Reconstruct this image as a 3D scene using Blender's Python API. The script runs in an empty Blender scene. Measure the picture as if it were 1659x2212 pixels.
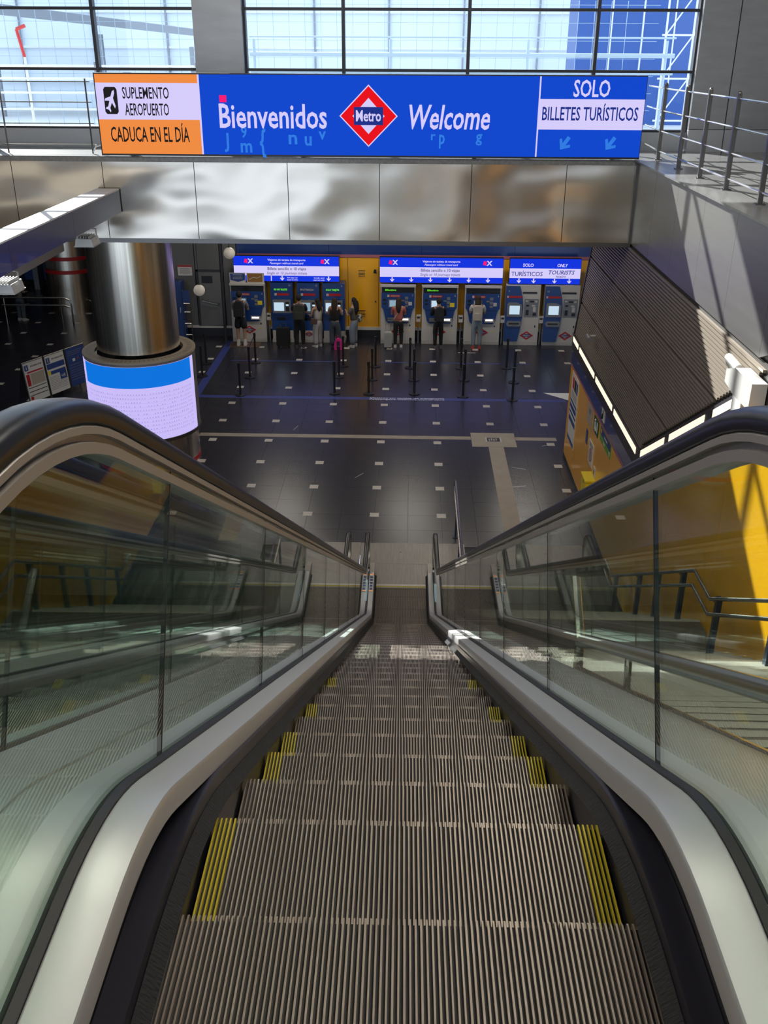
import bpy, bmesh, math, random
from mathutils import Vector, Matrix
random.seed(7)
D = bpy.data
SC = bpy.context.scene
COL = SC.collection
R = math.radians
# ------------------------------------------------------------------ camera
def look_basis(p, yaw, roll):
    f = Vector((-math.sin(yaw)*math.cos(p), math.cos(yaw)*math.cos(p), -math.sin(p)))
    r = Vector((math.cos(yaw), math.sin(yaw), 0)); d = f.cross(r)
    r2 = r*math.cos(roll)+d*math.sin(roll); d2 = -r*math.sin(roll)+d*math.cos(roll)
    return r2, -d2, -f
cam_d = D.cameras.new('camera'); cam = D.objects.new('camera', cam_d); COL.objects.link(cam)
cr, cu, cb = look_basis(R(25.4), R(1.6), R(-.28))
cam.matrix_world = Matrix(((cr.x, cu.x, cb.x, 0), (cr.y, cu.y, cb.y, 0), (cr.z, cu.z, cb.z, 9.2), (0, 0, 0, 1)))
cam_d.sensor_fit = 'VERTICAL'; cam_d.sensor_height = 24.0; cam_d.lens = 2085*24.0/2212
cam_d.clip_start = .05; cam_d.clip_end = 500
SC.camera = cam
# ------------------------------------------------------------------ sky, sun, exposure
SC.view_settings.view_transform = 'Standard'; SC.view_settings.look = 'None'
SC.view_settings.gamma = 1; SC.view_settings.use_curve_mapping = False
SC.view_settings.exposure = 0.0
SUN = Vector((.55, -1, -.62)).normalized()
w = D.worlds.new('sky'); SC.world = w; w.use_nodes = True
nt = w.node_tree; bg = nt.nodes['Background']
bg.inputs[0].default_value = (.66, .80, 1.0, 1); bg.inputs[1].default_value = 2.3
sd = D.lights.new('sun', 'SUN'); sd.energy = 20; sd.angle = R(.6); sd.color = (1, .95, .87)
so = D.objects.new('sun', sd); COL.objects.link(so); so.location = (-12, 30, 22)
so.rotation_euler = SUN.to_track_quat('-Z', 'Y').to_euler()
def area(name, loc, sx, sy, power, color=(1, .93, .82), rot=(0, 0, 0)):
    l = D.lights.new(name, 'AREA'); l.shape = 'RECTANGLE'; l.size = sx; l.size_y = sy; l.energy = power; l.color = color
    o = D.objects.new(name, l); COL.objects.link(o); o.location = loc; o.rotation_euler = rot; return o

# ------------------------------------------------------------------ materials
def mat(name, col, rough=.5, metal=0., noise=None, bump=None, emit=0., ecol=None, spec=None, coat=0.):
    """noise=(scale xyz, amount, second colour); bump=(scale xyz, strength, distance)"""
    m = D.materials.new(name); m.use_nodes = True
    t = m.node_tree; b = t.nodes['Principled BSDF']
    b.inputs['Base Color'].default_value = (*col, 1); b.inputs['Roughness'].default_value = rough; b.inputs['Metallic'].default_value = metal
    if spec is not None: b.inputs['Specular IOR Level'].default_value = spec
    if coat: b.inputs['Coat Weight'].default_value = coat
    if emit:
        b.inputs['Emission Color'].default_value = (*(ecol or col), 1); b.inputs['Emission Strength'].default_value = emit
    def nz(scale, det=4):
        tc = t.nodes.new('ShaderNodeTexCoord'); mp = t.nodes.new('ShaderNodeMapping'); mp.inputs['Scale'].default_value = scale
        n = t.nodes.new('ShaderNodeTexNoise'); n.inputs['Scale'].default_value = 1; n.inputs['Detail'].default_value = det
        t.links.new(tc.outputs['Object'], mp.inputs[0]); t.links.new(mp.outputs[0], n.inputs[0]); return n
    if noise:
        n = nz(noise[0]); r = t.nodes.new('ShaderNodeValToRGB'); e = r.color_ramp.elements
        e[0].position = .5-noise[1]; e[1].position = .5+noise[1]; e[0].color = (*col, 1); e[1].color = (*noise[2], 1)
        t.links.new(n.outputs[0], r.inputs[0]); t.links.new(r.outputs[0], b.inputs['Base Color'])
    if bump:
        n = nz(bump[0], 0 if bump[2] > .05 else 2); u = t.nodes.new('ShaderNodeBump'); u.inputs['Strength'].default_value = bump[1]; u.inputs['Distance'].default_value = bump[2]
        t.links.new(n.outputs[0], u.inputs['Height']); t.links.new(u.outputs[0], b.inputs['Normal'])
    return m
def glass_mat(name, tint, refl=1.0, rough=0.0, ior=1.5):
    m = D.materials.new(name); m.use_nodes = True; t = m.node_tree; t.nodes.clear()
    o = t.nodes.new('ShaderNodeOutputMaterial'); mx = t.nodes.new('ShaderNodeMixShader')
    tr = t.nodes.new('ShaderNodeBsdfTransparent'); tr.inputs[0].default_value = (*tint, 1)
    gl = t.nodes.new('ShaderNodeBsdfGlossy'); gl.inputs[0].default_value = (refl, refl, refl, 1); gl.inputs[1].default_value = rough
    lw = t.nodes.new('ShaderNodeLayerWeight'); lw.inputs[0].default_value = .5
    pw = t.nodes.new('ShaderNodeMath'); pw.operation = 'POWER'; pw.inputs[1].default_value = 5
    fr = t.nodes.new('ShaderNodeMath'); fr.operation = 'MULTIPLY_ADD'; f0 = ((ior-1)/(ior+1))**2; fr.inputs[1].default_value = 1-f0; fr.inputs[2].default_value = f0
    t.links.new(lw.outputs['Facing'], pw.inputs[0]); t.links.new(pw.outputs[0], fr.inputs[0])
    t.links.new(fr.outputs[0], mx.inputs[0]); t.links.new(tr.outputs[0], mx.inputs[1]); t.links.new(gl.outputs[0], mx.inputs[2])
    t.links.new(mx.outputs[0], o.inputs[0]); return m
def led(name, col, s=1.0):
    return mat(name, tuple(c*.03 for c in col), .7, emit=s, ecol=col, spec=.1)
M = {}
M['slate'] = mat('slate', (.011, .011, .018), .27, noise=((1.3, 3.0, 1), .3, (.030, .029, .042)))  # bluish tint puts the LED sheen on the floor into the colour
M['slate2'] = mat('slate_joint', (.006, .006, .007), .6)
M['inlay'] = mat('inlay_stone', (.40, .37, .34), .4, noise=((9, 9, 9), .3, (.50, .47, .43)))
M['tactile'] = mat('tactile_paving', (.27, .23, .19), .5, noise=((3, 3, 3), .3, (.33, .29, .24)))
M['bluetape'] = mat('blue_floor_tape', (.035, .05, .22), .4)
M['white'] = mat('white_paint', (.75, .75, .75), .45)
M['steel'] = mat('brushed_steel', (.60, .53, .44), .22, 1, noise=((.7, 25, .7), .35, (.70, .62, .52)), bump=((1.0, 1.0, 1.7), .8, .09))
M['steel_wall'] = mat('satin_steel_wall', (.30, .29, .28), .36, .85, noise=((2, .4, 8), .35, (.37, .36, .35)), bump=((1.5, .6, 1.2), .3, .02))
M['steel_col'] = mat('polished_steel_column', (.60, .53, .43), .27, 1, noise=((16, 16, .12), .2, (.92, .84, .70)))
M['steel_frame'] = mat('steel_frame', (.17, .16, .15), .35, .9)
M['alu'] = mat('anodised_deck', (.52, .51, .52), .42, .8, noise=((3, 1, 3), .4, (.57, .56, .56)))
M['alu2'] = mat('balustrade_profile', (.33, .30, .27), .42, .6)
M['plate'] = mat('landing_plate', (.20, .185, .17), .42, .8, noise=((30, 2, 2), .3, (.27, .25, .235)))
M['rubber'] = mat('handrail_rubber', (.006, .006, .007), .3, spec=.35)
M['black'] = mat('black_metal', (.012, .012, .013), .4)
M['brush'] = mat('brush_bristle', (.008, .008, .008), .9, bump=((4, 160, 60), 1, .01))
M['gasket'] = mat('black_gasket', (.006, .006, .006), .5)
M['skirt'] = mat('dark_skirt', (.022, .021, .03), .32, .5)
M['cleat'] = mat('step_cleats', (.20, .16, .13), .40, .5, noise=((25, 6, 6), .3, (.28, .235, .195)))
M['groove'] = mat('step_groove', (.012, .011, .010), .7)
M['yellowstep'] = mat('step_edge_yellow', (.36, .29, .01), .5)
M['glass'] = glass_mat('balustrade_glass', (.82, .90, .85), .95, 0.0, 1.62)
M['winglass'] = glass_mat('window_glass', (.93, .96, .98), .9)
M['yellow'] = mat('yellow_enamel', (.80, .37, .005), .24, noise=((.6, .6, .6), .3, (.84, .41, .008)), coat=.2)
M['blueband'] = mat('blue_enamel', (.012, .035, .17), .22, coat=.3)
M['pink'] = mat('pink_stripe', (.38, .12, .15), .4)
M['slat'] = mat('slat_metal', (.34, .29, .235), .42, .5)
M['slatback'] = mat('slat_backing', (.03, .027, .024), .7)
M['darkframe'] = mat('dark_frame', (.045, .042, .05), .4, .3)
M['tube'] = mat('fluorescent_tube', (1, .86, .66), .5, emit=1.05, ecol=(1, .84, .64))
M['lampglow'] = mat('fill_and_tray_glow', (1, .93, .8), .5, emit=3.0, ecol=(1, .92, .8))  # glow of the added fill lamps, shared with the machine tray lamps
M['navy'] = mat('navy_beam_cladding', (.022, .028, .085), .3, coat=.2)
M['beamtop'] = mat('beam_top_metal', (.62, .62, .62), .5, .2)
M['concrete'] = mat('pale_concrete', (.42, .41, .39), .7, noise=((2, 2, 2), .3, (.5, .49, .47)))
M['granite'] = mat('mezzanine_granite', (.13, .13, .13), .22, noise=((20, 20, 20), .3, (.21, .21, .21)))
M['ceil'] = mat('ceiling_panel', (.30, .29, .28), .7)
M['darkwall'] = mat('dark_wall', (.05, .05, .052), .5)
M['greywall'] = mat('grey_door_panel', (.13, .13, .125), .45)
M['greydoor'] = mat('grey_door', (.16, .16, .155), .4)
M['globe'] = mat('opal_globe', (.75, .70, .62), .35, emit=.10, ecol=(1, .9, .75))
M['mblue'] = mat('machine_blue', (.008, .045, .20), .35, coat=.2)
M['mwhite'] = mat('machine_white', (.50, .47, .44), .45)
M['mgrey'] = mat('machine_grey', (.20, .20, .21), .4, .3)
M['mblack'] = mat('machine_black', (.01, .01, .012), .35)
M['red'] = mat('emblem_red', (.42, .012, .015), .4)
M['scrn'] = led('machine_screen', (.30, .46, .58), .8)
M['scrnw'] = led('machine_screen_bright', (.55, .72, .86), .95)
M['greenled'] = led('machine_green_led', (.18, .9, .05), .9)
M['yellowtag'] = mat('yellow_notice', (.75, .58, .02), .5)
M['L_blue'] = led('led_blue', (.004, .062, .60))
M['L_blue2'] = led('led_blue_sign', (.006, .035, .72))
M['L_cyan'] = led('led_column_blue', (.004, .17, .72))
M['L_white'] = led('led_white', (.66, .60, .95))
M['L_lilac'] = led('led_column_white', (.58, .50, .93))
M['L_orange'] = led('led_orange', (.86, .26, .055))
M['L_red'] = led('led_red', (.80, .004, .010))
M['L_pink'] = led('led_pink', (.95, .01, .17))
M['L_navy'] = led('led_navy', (.012, .03, .24))
M['L_ghost'] = led('led_ghost_blue', (.03, .20, .75))
M['L_black'] = led('led_black', (.012, .012, .014))
M['L_ink'] = led('led_ink', (.03, .03, .12))
M['mullion'] = mat('window_mullion', (.045, .045, .05), .4, .5)
M['sill'] = mat('steel_sill', (.42, .42, .42), .4, .8)
M['facade'] = mat('exterior_facade', (.78, .84, .90), .5)
M['extwhite'] = mat('exterior_white', (.82, .84, .86), .6)
M['extblue'] = mat('exterior_blue_panel', (.03, .10, .36), .5)
M['extgrey'] = mat('exterior_grey', (.24, .26, .29), .6)
M['extpipe'] = mat('exterior_pale_pipe', (.40, .52, .62), .5)
M['paving'] = mat('exterior_paving', (.72, .72, .70), .8)
M['redwhite'] = mat('red_plastic', (.7, .05, .05), .5)
M['mat'] = mat('brown_mat', (.10, .06, .045), .8, noise=((30, 3, 3), .3, (.13, .08, .06)))
M['postblack'] = mat('stanchion_black', (.012, .012, .014), .35)
M['bluebelt'] = mat('stanchion_belt', (.02, .02, .03), .6)
M['tubesteel'] = mat('handrail_steel_tube', (.50, .48, .45), .25, 1)
M['railpost'] = mat('navy_rail_post', (.018, .024, .06), .4)
M['tread'] = mat('stair_tread', (.055, .045, .038), .5, noise=((2, 14, 2), .3, (.085, .07, .06)))
M['nosing'] = mat('stair_nosing', (.26, .24, .21), .4)
M['poster'] = mat('poster_white', (.62, .60, .56), .45)
M['posterblue'] = mat('poster_blue', (.02, .05, .20), .45)
M['green'] = mat('sign_green', (.01, .09, .035), .45)
M['lime'] = mat('sign_lime', (.12, .34, .03), .45)
M['beigering'] = mat('screen_top_ring', (.38, .32, .25), .55)
M['floodlamp'] = mat('floodlight_body', (.55, .55, .53), .4, .2)
M['skin'] = mat('skin', (.42, .25, .17), .55)
M['purple'] = led('purple_light', (.16, .06, .5), .7)
CLOTH = {}
def cloth(c):
    k = tuple(round(q, 3) for q in c)
    if k not in CLOTH: CLOTH[k] = mat('cloth_%02d' % len(CLOTH), c, .85)
    return CLOTH[k]

# ------------------------------------------------------------------ mesh helpers
class MB:
    def __init__(s): s.v = []; s.f = []; s.mi = []; s.cur = 0
    def add(s, vs, fs):
        o = len(s.v); s.v += [tuple(v) for v in vs]; s.f += [tuple(i+o for i in f) for f in fs]; s.mi += [s.cur]*len(fs); return s
    def box(s, x0, x1, y0, y1, z0, z1, mtx=None):
        vs = [Vector((x, y, z)) for z in (z0, z1) for y in (y0, y1) for x in (x0, x1)]
        if mtx is not None: vs = [mtx @ v for v in vs]
        return s.add(vs, [(0, 2, 3, 1), (4, 5, 7, 6), (0, 1, 5, 4), (2, 6, 7, 3), (0, 4, 6, 2), (1, 3, 7, 5)])
    def prism(s, poly, h0, h1, axis='y'):
        """poly of 2D points extruded along axis: y -> (x,z), x -> (y,z), z -> (x,y)"""
        n = len(poly)
        def P(p, h): return {'y': (p[0], h, p[1]), 'x': (h, p[0], p[1]), 'z': (p[0], p[1], h)}[axis]
        vs = [P(p, h0) for p in poly]+[P(p, h1) for p in poly]
        fs = [tuple(range(n)), tuple(range(2*n-1, n-1, -1))]+[(i, (i+1) % n, n+(i+1) % n, n+i)[::-1] for i in range(n)]
        return s.add(vs, fs)
    def cyl(s, c, r, z0, z1, n=20, r1=None):
        r1 = r if r1 is None else r1
        vs = [(c[0]+r*math.cos(2*math.pi*i/n), c[1]+r*math.sin(2*math.pi*i/n), z0) for i in range(n)]
        vs += [(c[0]+r1*math.cos(2*math.pi*i/n), c[1]+r1*math.sin(2*math.pi*i/n), z1) for i in range(n)]
        return s.add(vs, [tuple(range(n))[::-1], tuple(range(n, 2*n))]+[(i, (i+1) % n, n+(i+1) % n, n+i) for i in range(n)])
    def tube(s, pts, r, n=8, cap=True):
        pts = [Vector(p) for p in pts]; vs = []; fs = []; prev = None
        for i, p in enumerate(pts):
            a = pts[max(i-1, 0)]; b = pts[min(i+1, len(pts)-1)]; d = (b-a).normalized()
            if prev is None: u = d.cross(Vector((0, 0, 1)) if abs(d.z) < .9 else Vector((1, 0, 0))).normalized()
            else: u = (prev-d*prev.dot(d)).normalized()
            prev = u; q = d.cross(u); rr = r[i] if isinstance(r, (list, tuple)) else r
            vs += [p+(u*math.cos(2*math.pi*k/n)+q*math.sin(2*math.pi*k/n))*rr for k in range(n)]
        for i in range(len(pts)-1):
            for k in range(n): fs.append((i*n+k, i*n+(k+1) % n, (i+1)*n+(k+1) % n, (i+1)*n+k))
        if cap: fs += [tuple(range(n))[::-1], tuple(range((len(pts)-1)*n, len(pts)*n))]
        return s.add(vs, fs)
    def ball(s, c, r, nu=12, nv=8, sc=(1, 1, 1)):
        vs = [(c[0], c[1], c[2]-r*sc[2])]; fs = []
        for j in range(1, nv):
            t = math.pi*j/nv-math.pi/2
            vs += [(c[0]+r*sc[0]*math.cos(t)*math.cos(2*math.pi*i/nu), c[1]+r*sc[1]*math.cos(t)*math.sin(2*math.pi*i/nu), c[2]+r*sc[2]*math.sin(t)) for i in range(nu)]
        vs.append((c[0], c[1], c[2]+r*sc[2])); L = len(vs)-1
        for i in range(nu):
            fs.append((0, 1+(i+1) % nu, 1+i)); fs.append((L, L-nu+i, L-nu+(i+1) % nu))
            for j in range(nv-2): fs.append((1+j*nu+i, 1+j*nu+(i+1) % nu, 1+(j+1)*nu+(i+1) % nu, 1+(j+1)*nu+i))
        return s.add(vs, fs)
    def mesh(s, name, mats, smooth=False):
        me = D.meshes.new(name); me.from_pydata(s.v, [], s.f)
        for m in (mats if isinstance(mats, (list, tuple)) else [mats]): me.materials.append(m)
        for p, i in zip(me.polygons, s.mi): p.material_index = i
        bm = bmesh.new(); bm.from_mesh(me); bmesh.ops.recalc_face_normals(bm, faces=bm.faces); bm.to_mesh(me); bm.free()
        if smooth:
            me.polygons.foreach_set('use_smooth', [True]*len(me.polygons))
            try: me.set_sharp_from_angle(angle=R(40))
            except Exception: pass
        me.update(); return me
    def build(s, name, mats, parent=None, smooth=False):
        return link(name, s.mesh(name, mats, smooth), parent)
def link(name, me, parent=None, loc=None, rot=None):
    o = D.objects.new(name, me); COL.objects.link(o)
    if parent is not None: o.parent = parent
    if loc: o.location = loc
    if rot: o.rotation_euler = rot
    return o
def empty(name, loc=(0, 0, 0), rz=0):
    o = D.objects.new(name, None); COL.objects.link(o); o.location = loc; o.rotation_euler = (0, 0, rz); o.empty_display_size = .2; return o
def tag(o, label, cat, group=None):
    o['label'] = label; o['category'] = cat
    if group: o['group'] = group
    return o
def struct(o): o['kind'] = 'structure'; return o
def stuff(o): o['kind'] = 'stuff'; return o
def bx(name, m, parent, x0, x1, y0, y1, z0, z1, **k): return MB().box(x0, x1, y0, y1, z0, z1).build(name, m, parent, **k)
DG = None
def eval_mesh(o, name):
    dg = bpy.context.evaluated_depsgraph_get(); dg.update()
    me = D.meshes.new_from_object(o.evaluated_get(dg)); me.name = name; return me
TXT = {}
def text(s, size, m, parent, loc, rot=(math.pi/2, 0, 0), sx=1., bold=0., shear=0., align='CENTER', name='lettering', width=None, th=.0015):
    """flat lettering standing on its surface; width squeezes it to that width; loc is the middle (or left end) of the baseline"""
    key = (s, round(bold, 4), shear)
    if key not in TXT:
        cu = D.curves.new('t', 'FONT'); cu.body = s; cu.size = 1; cu.offset = bold; cu.shear = shear; cu.resolution_u = 2; cu.extrude = .001
        o = D.objects.new('t', cu); COL.objects.link(o); me = eval_mesh(o, 'lettering'); D.objects.remove(o); D.curves.remove(cu)
        xs = [v.co.x for v in me.vertices]; x0, x1 = min(xs), max(xs)
        for v in me.vertices: v.co.x -= x0
        TXT[key] = (me, x1-x0)
    me, wd = TXT[key]; me = me.copy(); me.materials.clear(); me.materials.append(m)
    if width: sx = width/(wd*size)
    off = -wd/2 if align == 'CENTER' else 0
    for v in me.vertices: v.co = Vector(((v.co.x+off)*size*sx, v.co.y*size, v.co.z*th/.001))
    return link(name, me, parent, loc, rot)
def metro_emblem(parent, x, z, y, hw, hh, emis=True, name='emblem'):
    """red diamond with white inner diamond and blue bar, lying in the xz plane at y facing -y"""
    r, wt, nv = (M['L_red'], M['L_white'], M['L_navy']) if emis else (M['red'], M['mwhite'], M['posterblue'])
    dm = lambda a, b: [(x-a, z), (x, z-b), (x+a, z), (x, z+b)]
    e = MB().prism(dm(hw, hh), y-.004, y).build(name, wt, parent)
    MB().prism(dm(hw*.95, hh*.95), y-.006, y-.004).build('red_diamond', r, e)
    MB().prism(dm(hw*.55, hh*.58), y-.008, y-.006).build('white_diamond', wt, e)
    bx('name_bar', nv, e, x-hw*.5, x+hw*.5, y-.010, y-.008, z-hh*.29, z+hh*.29)
    text('Metro', hh*.5, wt, e, (x, y-.0105, z-hh*.16), width=hw*.86, bold=.02)
    return e
# ------------------------------------------------------------------ reference curves of the escalators (y, z)
RAD = 1.7320508
def ref_path(top, icpt, bottom, rt, rb, y_start, y_end, step=.12, fine=.06):
    """flat at top, 30 degree run z=(icpt-y)/sqrt3, flat at bottom; returns [(y,z,ny,nz)]"""
    a = R(30); T = rt*math.tan(a/2); B = rb*math.tan(a/2); yk = icpt-top*RAD; yb = icpt-bottom*RAD
    out = []
    y = y_start
    n = max(2, int((yk-T-y_start)/.3))
    for i in range(n): out.append((y_start+(yk-T-y_start)*i/n, top, 0, 1))
    for i in range(9):
        t = a*i/8; out.append((yk-T+rt*math.sin(t), top-rt*(1-math.cos(t)), math.sin(t), math.cos(t)))
    y0, z0 = out[-1][:2]; t = a; yB = yb+B; yb0 = yb-B*math.cos(a); zb0 = bottom+B*math.sin(a)
    n = int((yb0-y0)/.4)
    for i in range(1, n): out.append((y0+(yb0-y0)*i/n, z0+(zb0-z0)*i/n, .5, math.cos(a)))
    for i in range(9):
        t = a*(1-i/8); out.append((yB-rb*math.sin(t), bottom+rb*(1-math.cos(t)), math.sin(t), math.cos(t)))
    n = max(2, int((y_end-yB)/.3))
    for i in range(1, n+1): out.append((yB+(y_end-yB)*i/n, bottom, 0, 1))
    return out
def sweep(path, prof, x0=0., name='sweep', m=None, parent=None, smooth=True):
    """prof: closed list of (x, n) ; path with normals"""
    mb = MB(); k = len(prof); vs = []; fs = []
    for (y, z, ny, nz) in path: vs += [(x0+px, y+ny*pn, z+nz*pn) for px, pn in prof]
    for i in range(len(path)-1):
        for j in range(k): fs.append((i*k+j, i*k+(j+1) % k, (i+1)*k+(j+1) % k, (i+1)*k+j))
    fs += [tuple(range(k)), tuple(range((len(path)-1)*k, len(path)*k))[::-1]]
    mb.add(vs, fs); return mb.build(name, m, parent, smooth)
# ================================================================== THE SETTING
S = 1.478; GX, GY = .728, 19.215
fl = struct(MB().box(-24, 9, 17.87, 56, -.3, -.008).box(-24, -2.52, 15.2, 17.87, -.3, -.008).box(.72, 9, 15.2, 17.87, -.3, -.008).build('floor', M['slate2']))
tile_me = MB().box(-S/4+.003, S/4-.003, -S/4+.003, S/4-.003, -.008, 0).mesh('floor_tile', M['slate'])
inlay_me = MB().box(-.1, .1, -.1, .1, 0, .002).mesh('inlay_tile', M['inlay'])
rest = MB()
for i in range(-33, 11):
    for j in range(-5, 48):
        x = GX+S/4+i*S/2; y = GY+S/4+j*S/2
        if -5.9 < x < 4.1 and 17.7 < y < 32.9: link('floor_tile', tile_me, fl, (x, y, 0))
        elif y-S/4 > 17.9 or (y-S/4 > 15.2 and (x < -2.95 or x > 1.6)): rest.box(x-S/4+.003, x+S/4-.003, y-S/4+.003, y+S/4-.003, -.008, 0)
stuff(rest.build('floor_tiles_beyond', M['slate'], fl))
for c in range(-14, 4):
    for k in range(0, 18):
        x = GX+c*S; y = GY+k*S
        if x > 4 and y < 23: continue
        if x < -4 and y < 22: continue
        if x < -7 and y < 24: continue
        if y > 33.2 and x > -8.6: continue
        if 2.0 < x < 2.5 and y < 24: continue
        link('inlay_tile', inlay_me, fl, (x, y, 0))
# tactile guiding strip
tp = MB().box(-5.6, 1.62, 23.9, 24.13, 0, .003).box(2.8, 3.88, 23.9, 24.13, 0, .003).build('tactile_strip', M['tactile'], fl)
cr_ = MB().box(1.63, 2.79, 23.41, 24.42, 0, .004); cr_.build('tactile_square', M['tactile'], fl)
bx('tactile_strip', M['tactile'], fl, 2.05, 2.44, 17.9, 23.4, 0, .003)
rb = MB()
for i in range(8): rb.box(2.075+i*.046, 2.095+i*.046, 17.95, 23.38, .003, .007)
for i in range(22): rb.box(1.66+i*.051, 1.68+i*.051, 23.45, 23.72, .004, .008).box(1.66+i*.051, 1.68+i*.051, 24.12, 24.39, .004, .008)
for i in range(4): rb.box(-5.6, 1.6, 23.925+i*.055, 23.942+i*.055, .003, .006)
stuff(rb.build('tactile_ribs', M['tactile'], fl))
pl = bx('floor_emblem_plate', M['inlay'], fl, 2.0, 2.42, 23.74, 24.08, .004, .008)
bx('plate_inset', M['mblack'], pl, 2.04, 2.38, 23.77, 24.05, .008, .010)
for a in range(4): bx('plate_motif', M['inlay'], pl, 2.09+a*.06, 2.12+a*.06, 23.82+.03*(a % 2), 24.0-.03*((a+1) % 2), .010, .0115)
# blue floor tape
bx('floor_tape', M['bluetape'], fl, -6.25, 4.55, 27.05, 27.28, 0, .002)
for a, b in ((-5.95, -2.4), (-1.0, .8), (1.0, 2.95), (3.3, 3.9)): bx('floor_tape', M['bluetape'], fl, a, b, 30.83, 30.91, 0, .002)
bx('floor_tape', M['bluetape'], fl, -6.5, -6.25, 26.3, 33.3, 0, .0025)
bx('floor_tape', M['white'], fl, 1.6, 2.2, 32.1, 32.14, 0, .002)
text('Viajeros sin tarjeta de transporte', .13, M['white'], fl, (-.1, 27.17, .003), (0, 0, 0), width=2.2, bold=.012)
text('Passengers without travel card', .11, M['white'], fl, (-.1, 27.06, .003), (0, 0, 0), width=2.2, bold=.01)
MB().prism([(4.0, 27.9), (4.9, 27.9), (4.9, 27.0)], 0, .003, 'z').build('floor_tape', M['white'], fl)
for p in ((3.6, 23.6, .5), (2.7, 22.0, -.3), (2.6, 20.9, .2), (-1.2, 21.4, 1), (-3.1, 24.6, 1.3)):
    MB().box(-.17, .17, -.005, .005, 0, .0012, Matrix.Translation((p[0], p[1], 0)) @ Matrix.Rotation(p[2], 4, 'Z')).build('scuff_mark', M['inlay'], fl)

# front fascia of the mezzanine
fw = struct(bx('wall_fascia', M['darkwall'], None, -14, 3.9, 17.95, 19.7, 6.1, 7.46))
xs = [-13.66, -12.03, -10.4, -8.78, -7.15, -5.526, -3.89, -2.235, -.607, 1.012, 2.67, 3.9]
for a, b in zip(xs, xs[1:]):
    bx('fascia_panel', M['steel'], fw, a+.006, b-.006, 17.9, 17.95, 6.14, 7.46)
bx('fascia_cap', M['granite'], fw, -14, 3.9, 17.86, 19.7, 7.46, 7.55)
bx('fascia_lip', M['steel_frame'], fw, -14, 3.9, 17.9, 18.2, 6.06, 6.14)
# mezzanine floor on the right, with the steel-clad wall below it
mf = struct(bx('floor_mezzanine', M['concrete'], None, 3.96, 7.6, 1.5, 19.7, 7.3, 7.53))
for i in range(12):
    for j in range(3): bx('mezzanine_slab', M['granite'], mf, 3.9+j*1.24 if j else 3.82, 3.9+(j+1)*1.24-.006, 19.7-(i+1)*1.5+.006, 19.7-i*1.5, 7.53, 7.555)
INC = .566
def Lz(y): return 3.05+max(0, 15.3-y)*INC
wr = struct(MB().prism([(22.86, 0), (22.86, 3.2), (20.9, 6.1), (17.9, 6.1), (17.9, 7.3), (1.5, 7.3), (1.5, -.2), (15, -.2)], 3.96, 4.15, 'x').build('wall_right', M['darkwall']))
def strip(name, m, ya, yb, off0, off1, x0, x1, parent=wr):
    """piece of a band that follows the line Lz between ya > yb"""
    ys = [ya]+([15.3] if ya > 15.3 > yb else [])+[yb]
    k = lambda y: 1.0
    poly = [(y, Lz(y)+off0) for y in ys]+[(y, Lz(y)+off1) for y in reversed(ys)]
    return MB().prism(poly, x0, x1, 'x').build(name, m, parent)
seams = [22.86, 21.35, 20.3, 19.0, 17.53, 15.3, 13.2, 11.0, 8.9]
for a, b in zip(seams, seams[1:]):
    zb = .12
    MB().prism([(a-.004, zb), (a-.004, Lz(a)-.66), (b+.004, Lz(b)-.66), (b+.004, zb)], 3.9, 3.96, 'x').build('yellow_panel', M['yellow'], wr)
    strip('blue_panel', M['blueband'], a-.003, b+.003, -.6, -.25, 3.895, 3.96)
    strip('pink_stripe', M['pink'], a, b, -.66, -.6, 3.893, 3.96)
    strip('lamp_trough', M['darkframe'], a, b, -.25, .14, 3.87, 3.96)
MB().prism([(8.896, .12), (8.896, 6.0), (6.6, 7.3), (1.5, 7.3), (1.5, .12)], 3.9, 3.96, 'x').build('yellow_panel', M['yellow'], wr)
bx('plinth', M['mblack'], wr, 3.89, 3.96, 15.3, 22.86, 0, .12)
for a, b in ((22.7, 21.95), (21.75, 19.75), (19.55, 17.7), (17.5, 15.5), (15.14, 13.85), (13.6, 12.11), (11.8, 10.65)):
    o = strip('strip_light', M['tube'], a, b, -.03, .085, 3.862, 3.874)
# slatted grey louvre in three fields
def slats(z0, z1):
    mb = MB(); z = z0
    while z < z1-.03:
        ytop = 22.75-max(0, (z-3.1))*.55
        ynear = 15.3-(z-.22-3.05)/INC
        if ynear > 15.25: ynear = 15.25
        mb.prism([(ytop, z), (ytop, z+.034), (ynear, z+.034), (ynear, z)], 3.895, 3.935, 'x'); z += .056
    return mb
MB().prism([(22.75, 3.18), (21.1, 6.12), (10.0, 6.12), (15.25, 3.18)], 3.938, 3.955, 'x').build('louvre_backing', M['slatback'], wr)
for a, b in ((3.2, 4.05), (4.09, 5.2), (5.24, 6.1)): stuff(slats(a, b).build('louvre_slats', M['slat'], wr))
MB().prism([(22.75, 3.19), (22.83, 3.19), (21.18, 6.12), (21.1, 6.12)], 3.88, 3.96, 'x').build('louvre_edge', M['darkframe'], wr)
yy = 17.9
while yy > 3:
    a, b = yy, yy-1.45
    za, zb = max(6.14, Lz(a)+.2), max(6.14, Lz(b)+.2)
    if za < 7.4: MB().prism([(a-.004, za), (a-.004, 7.5), (b+.004, 7.5), (b+.004, min(zb, 7.45))], 3.9, 3.96, 'x').build('steel_panel', M['steel_wall'], wr)
    yy -= 1.45
bx('corner_bead', M['steel_frame'], wr, 3.86, 3.9, 17.84, 17.9, 6.08, 7.5)
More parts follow.
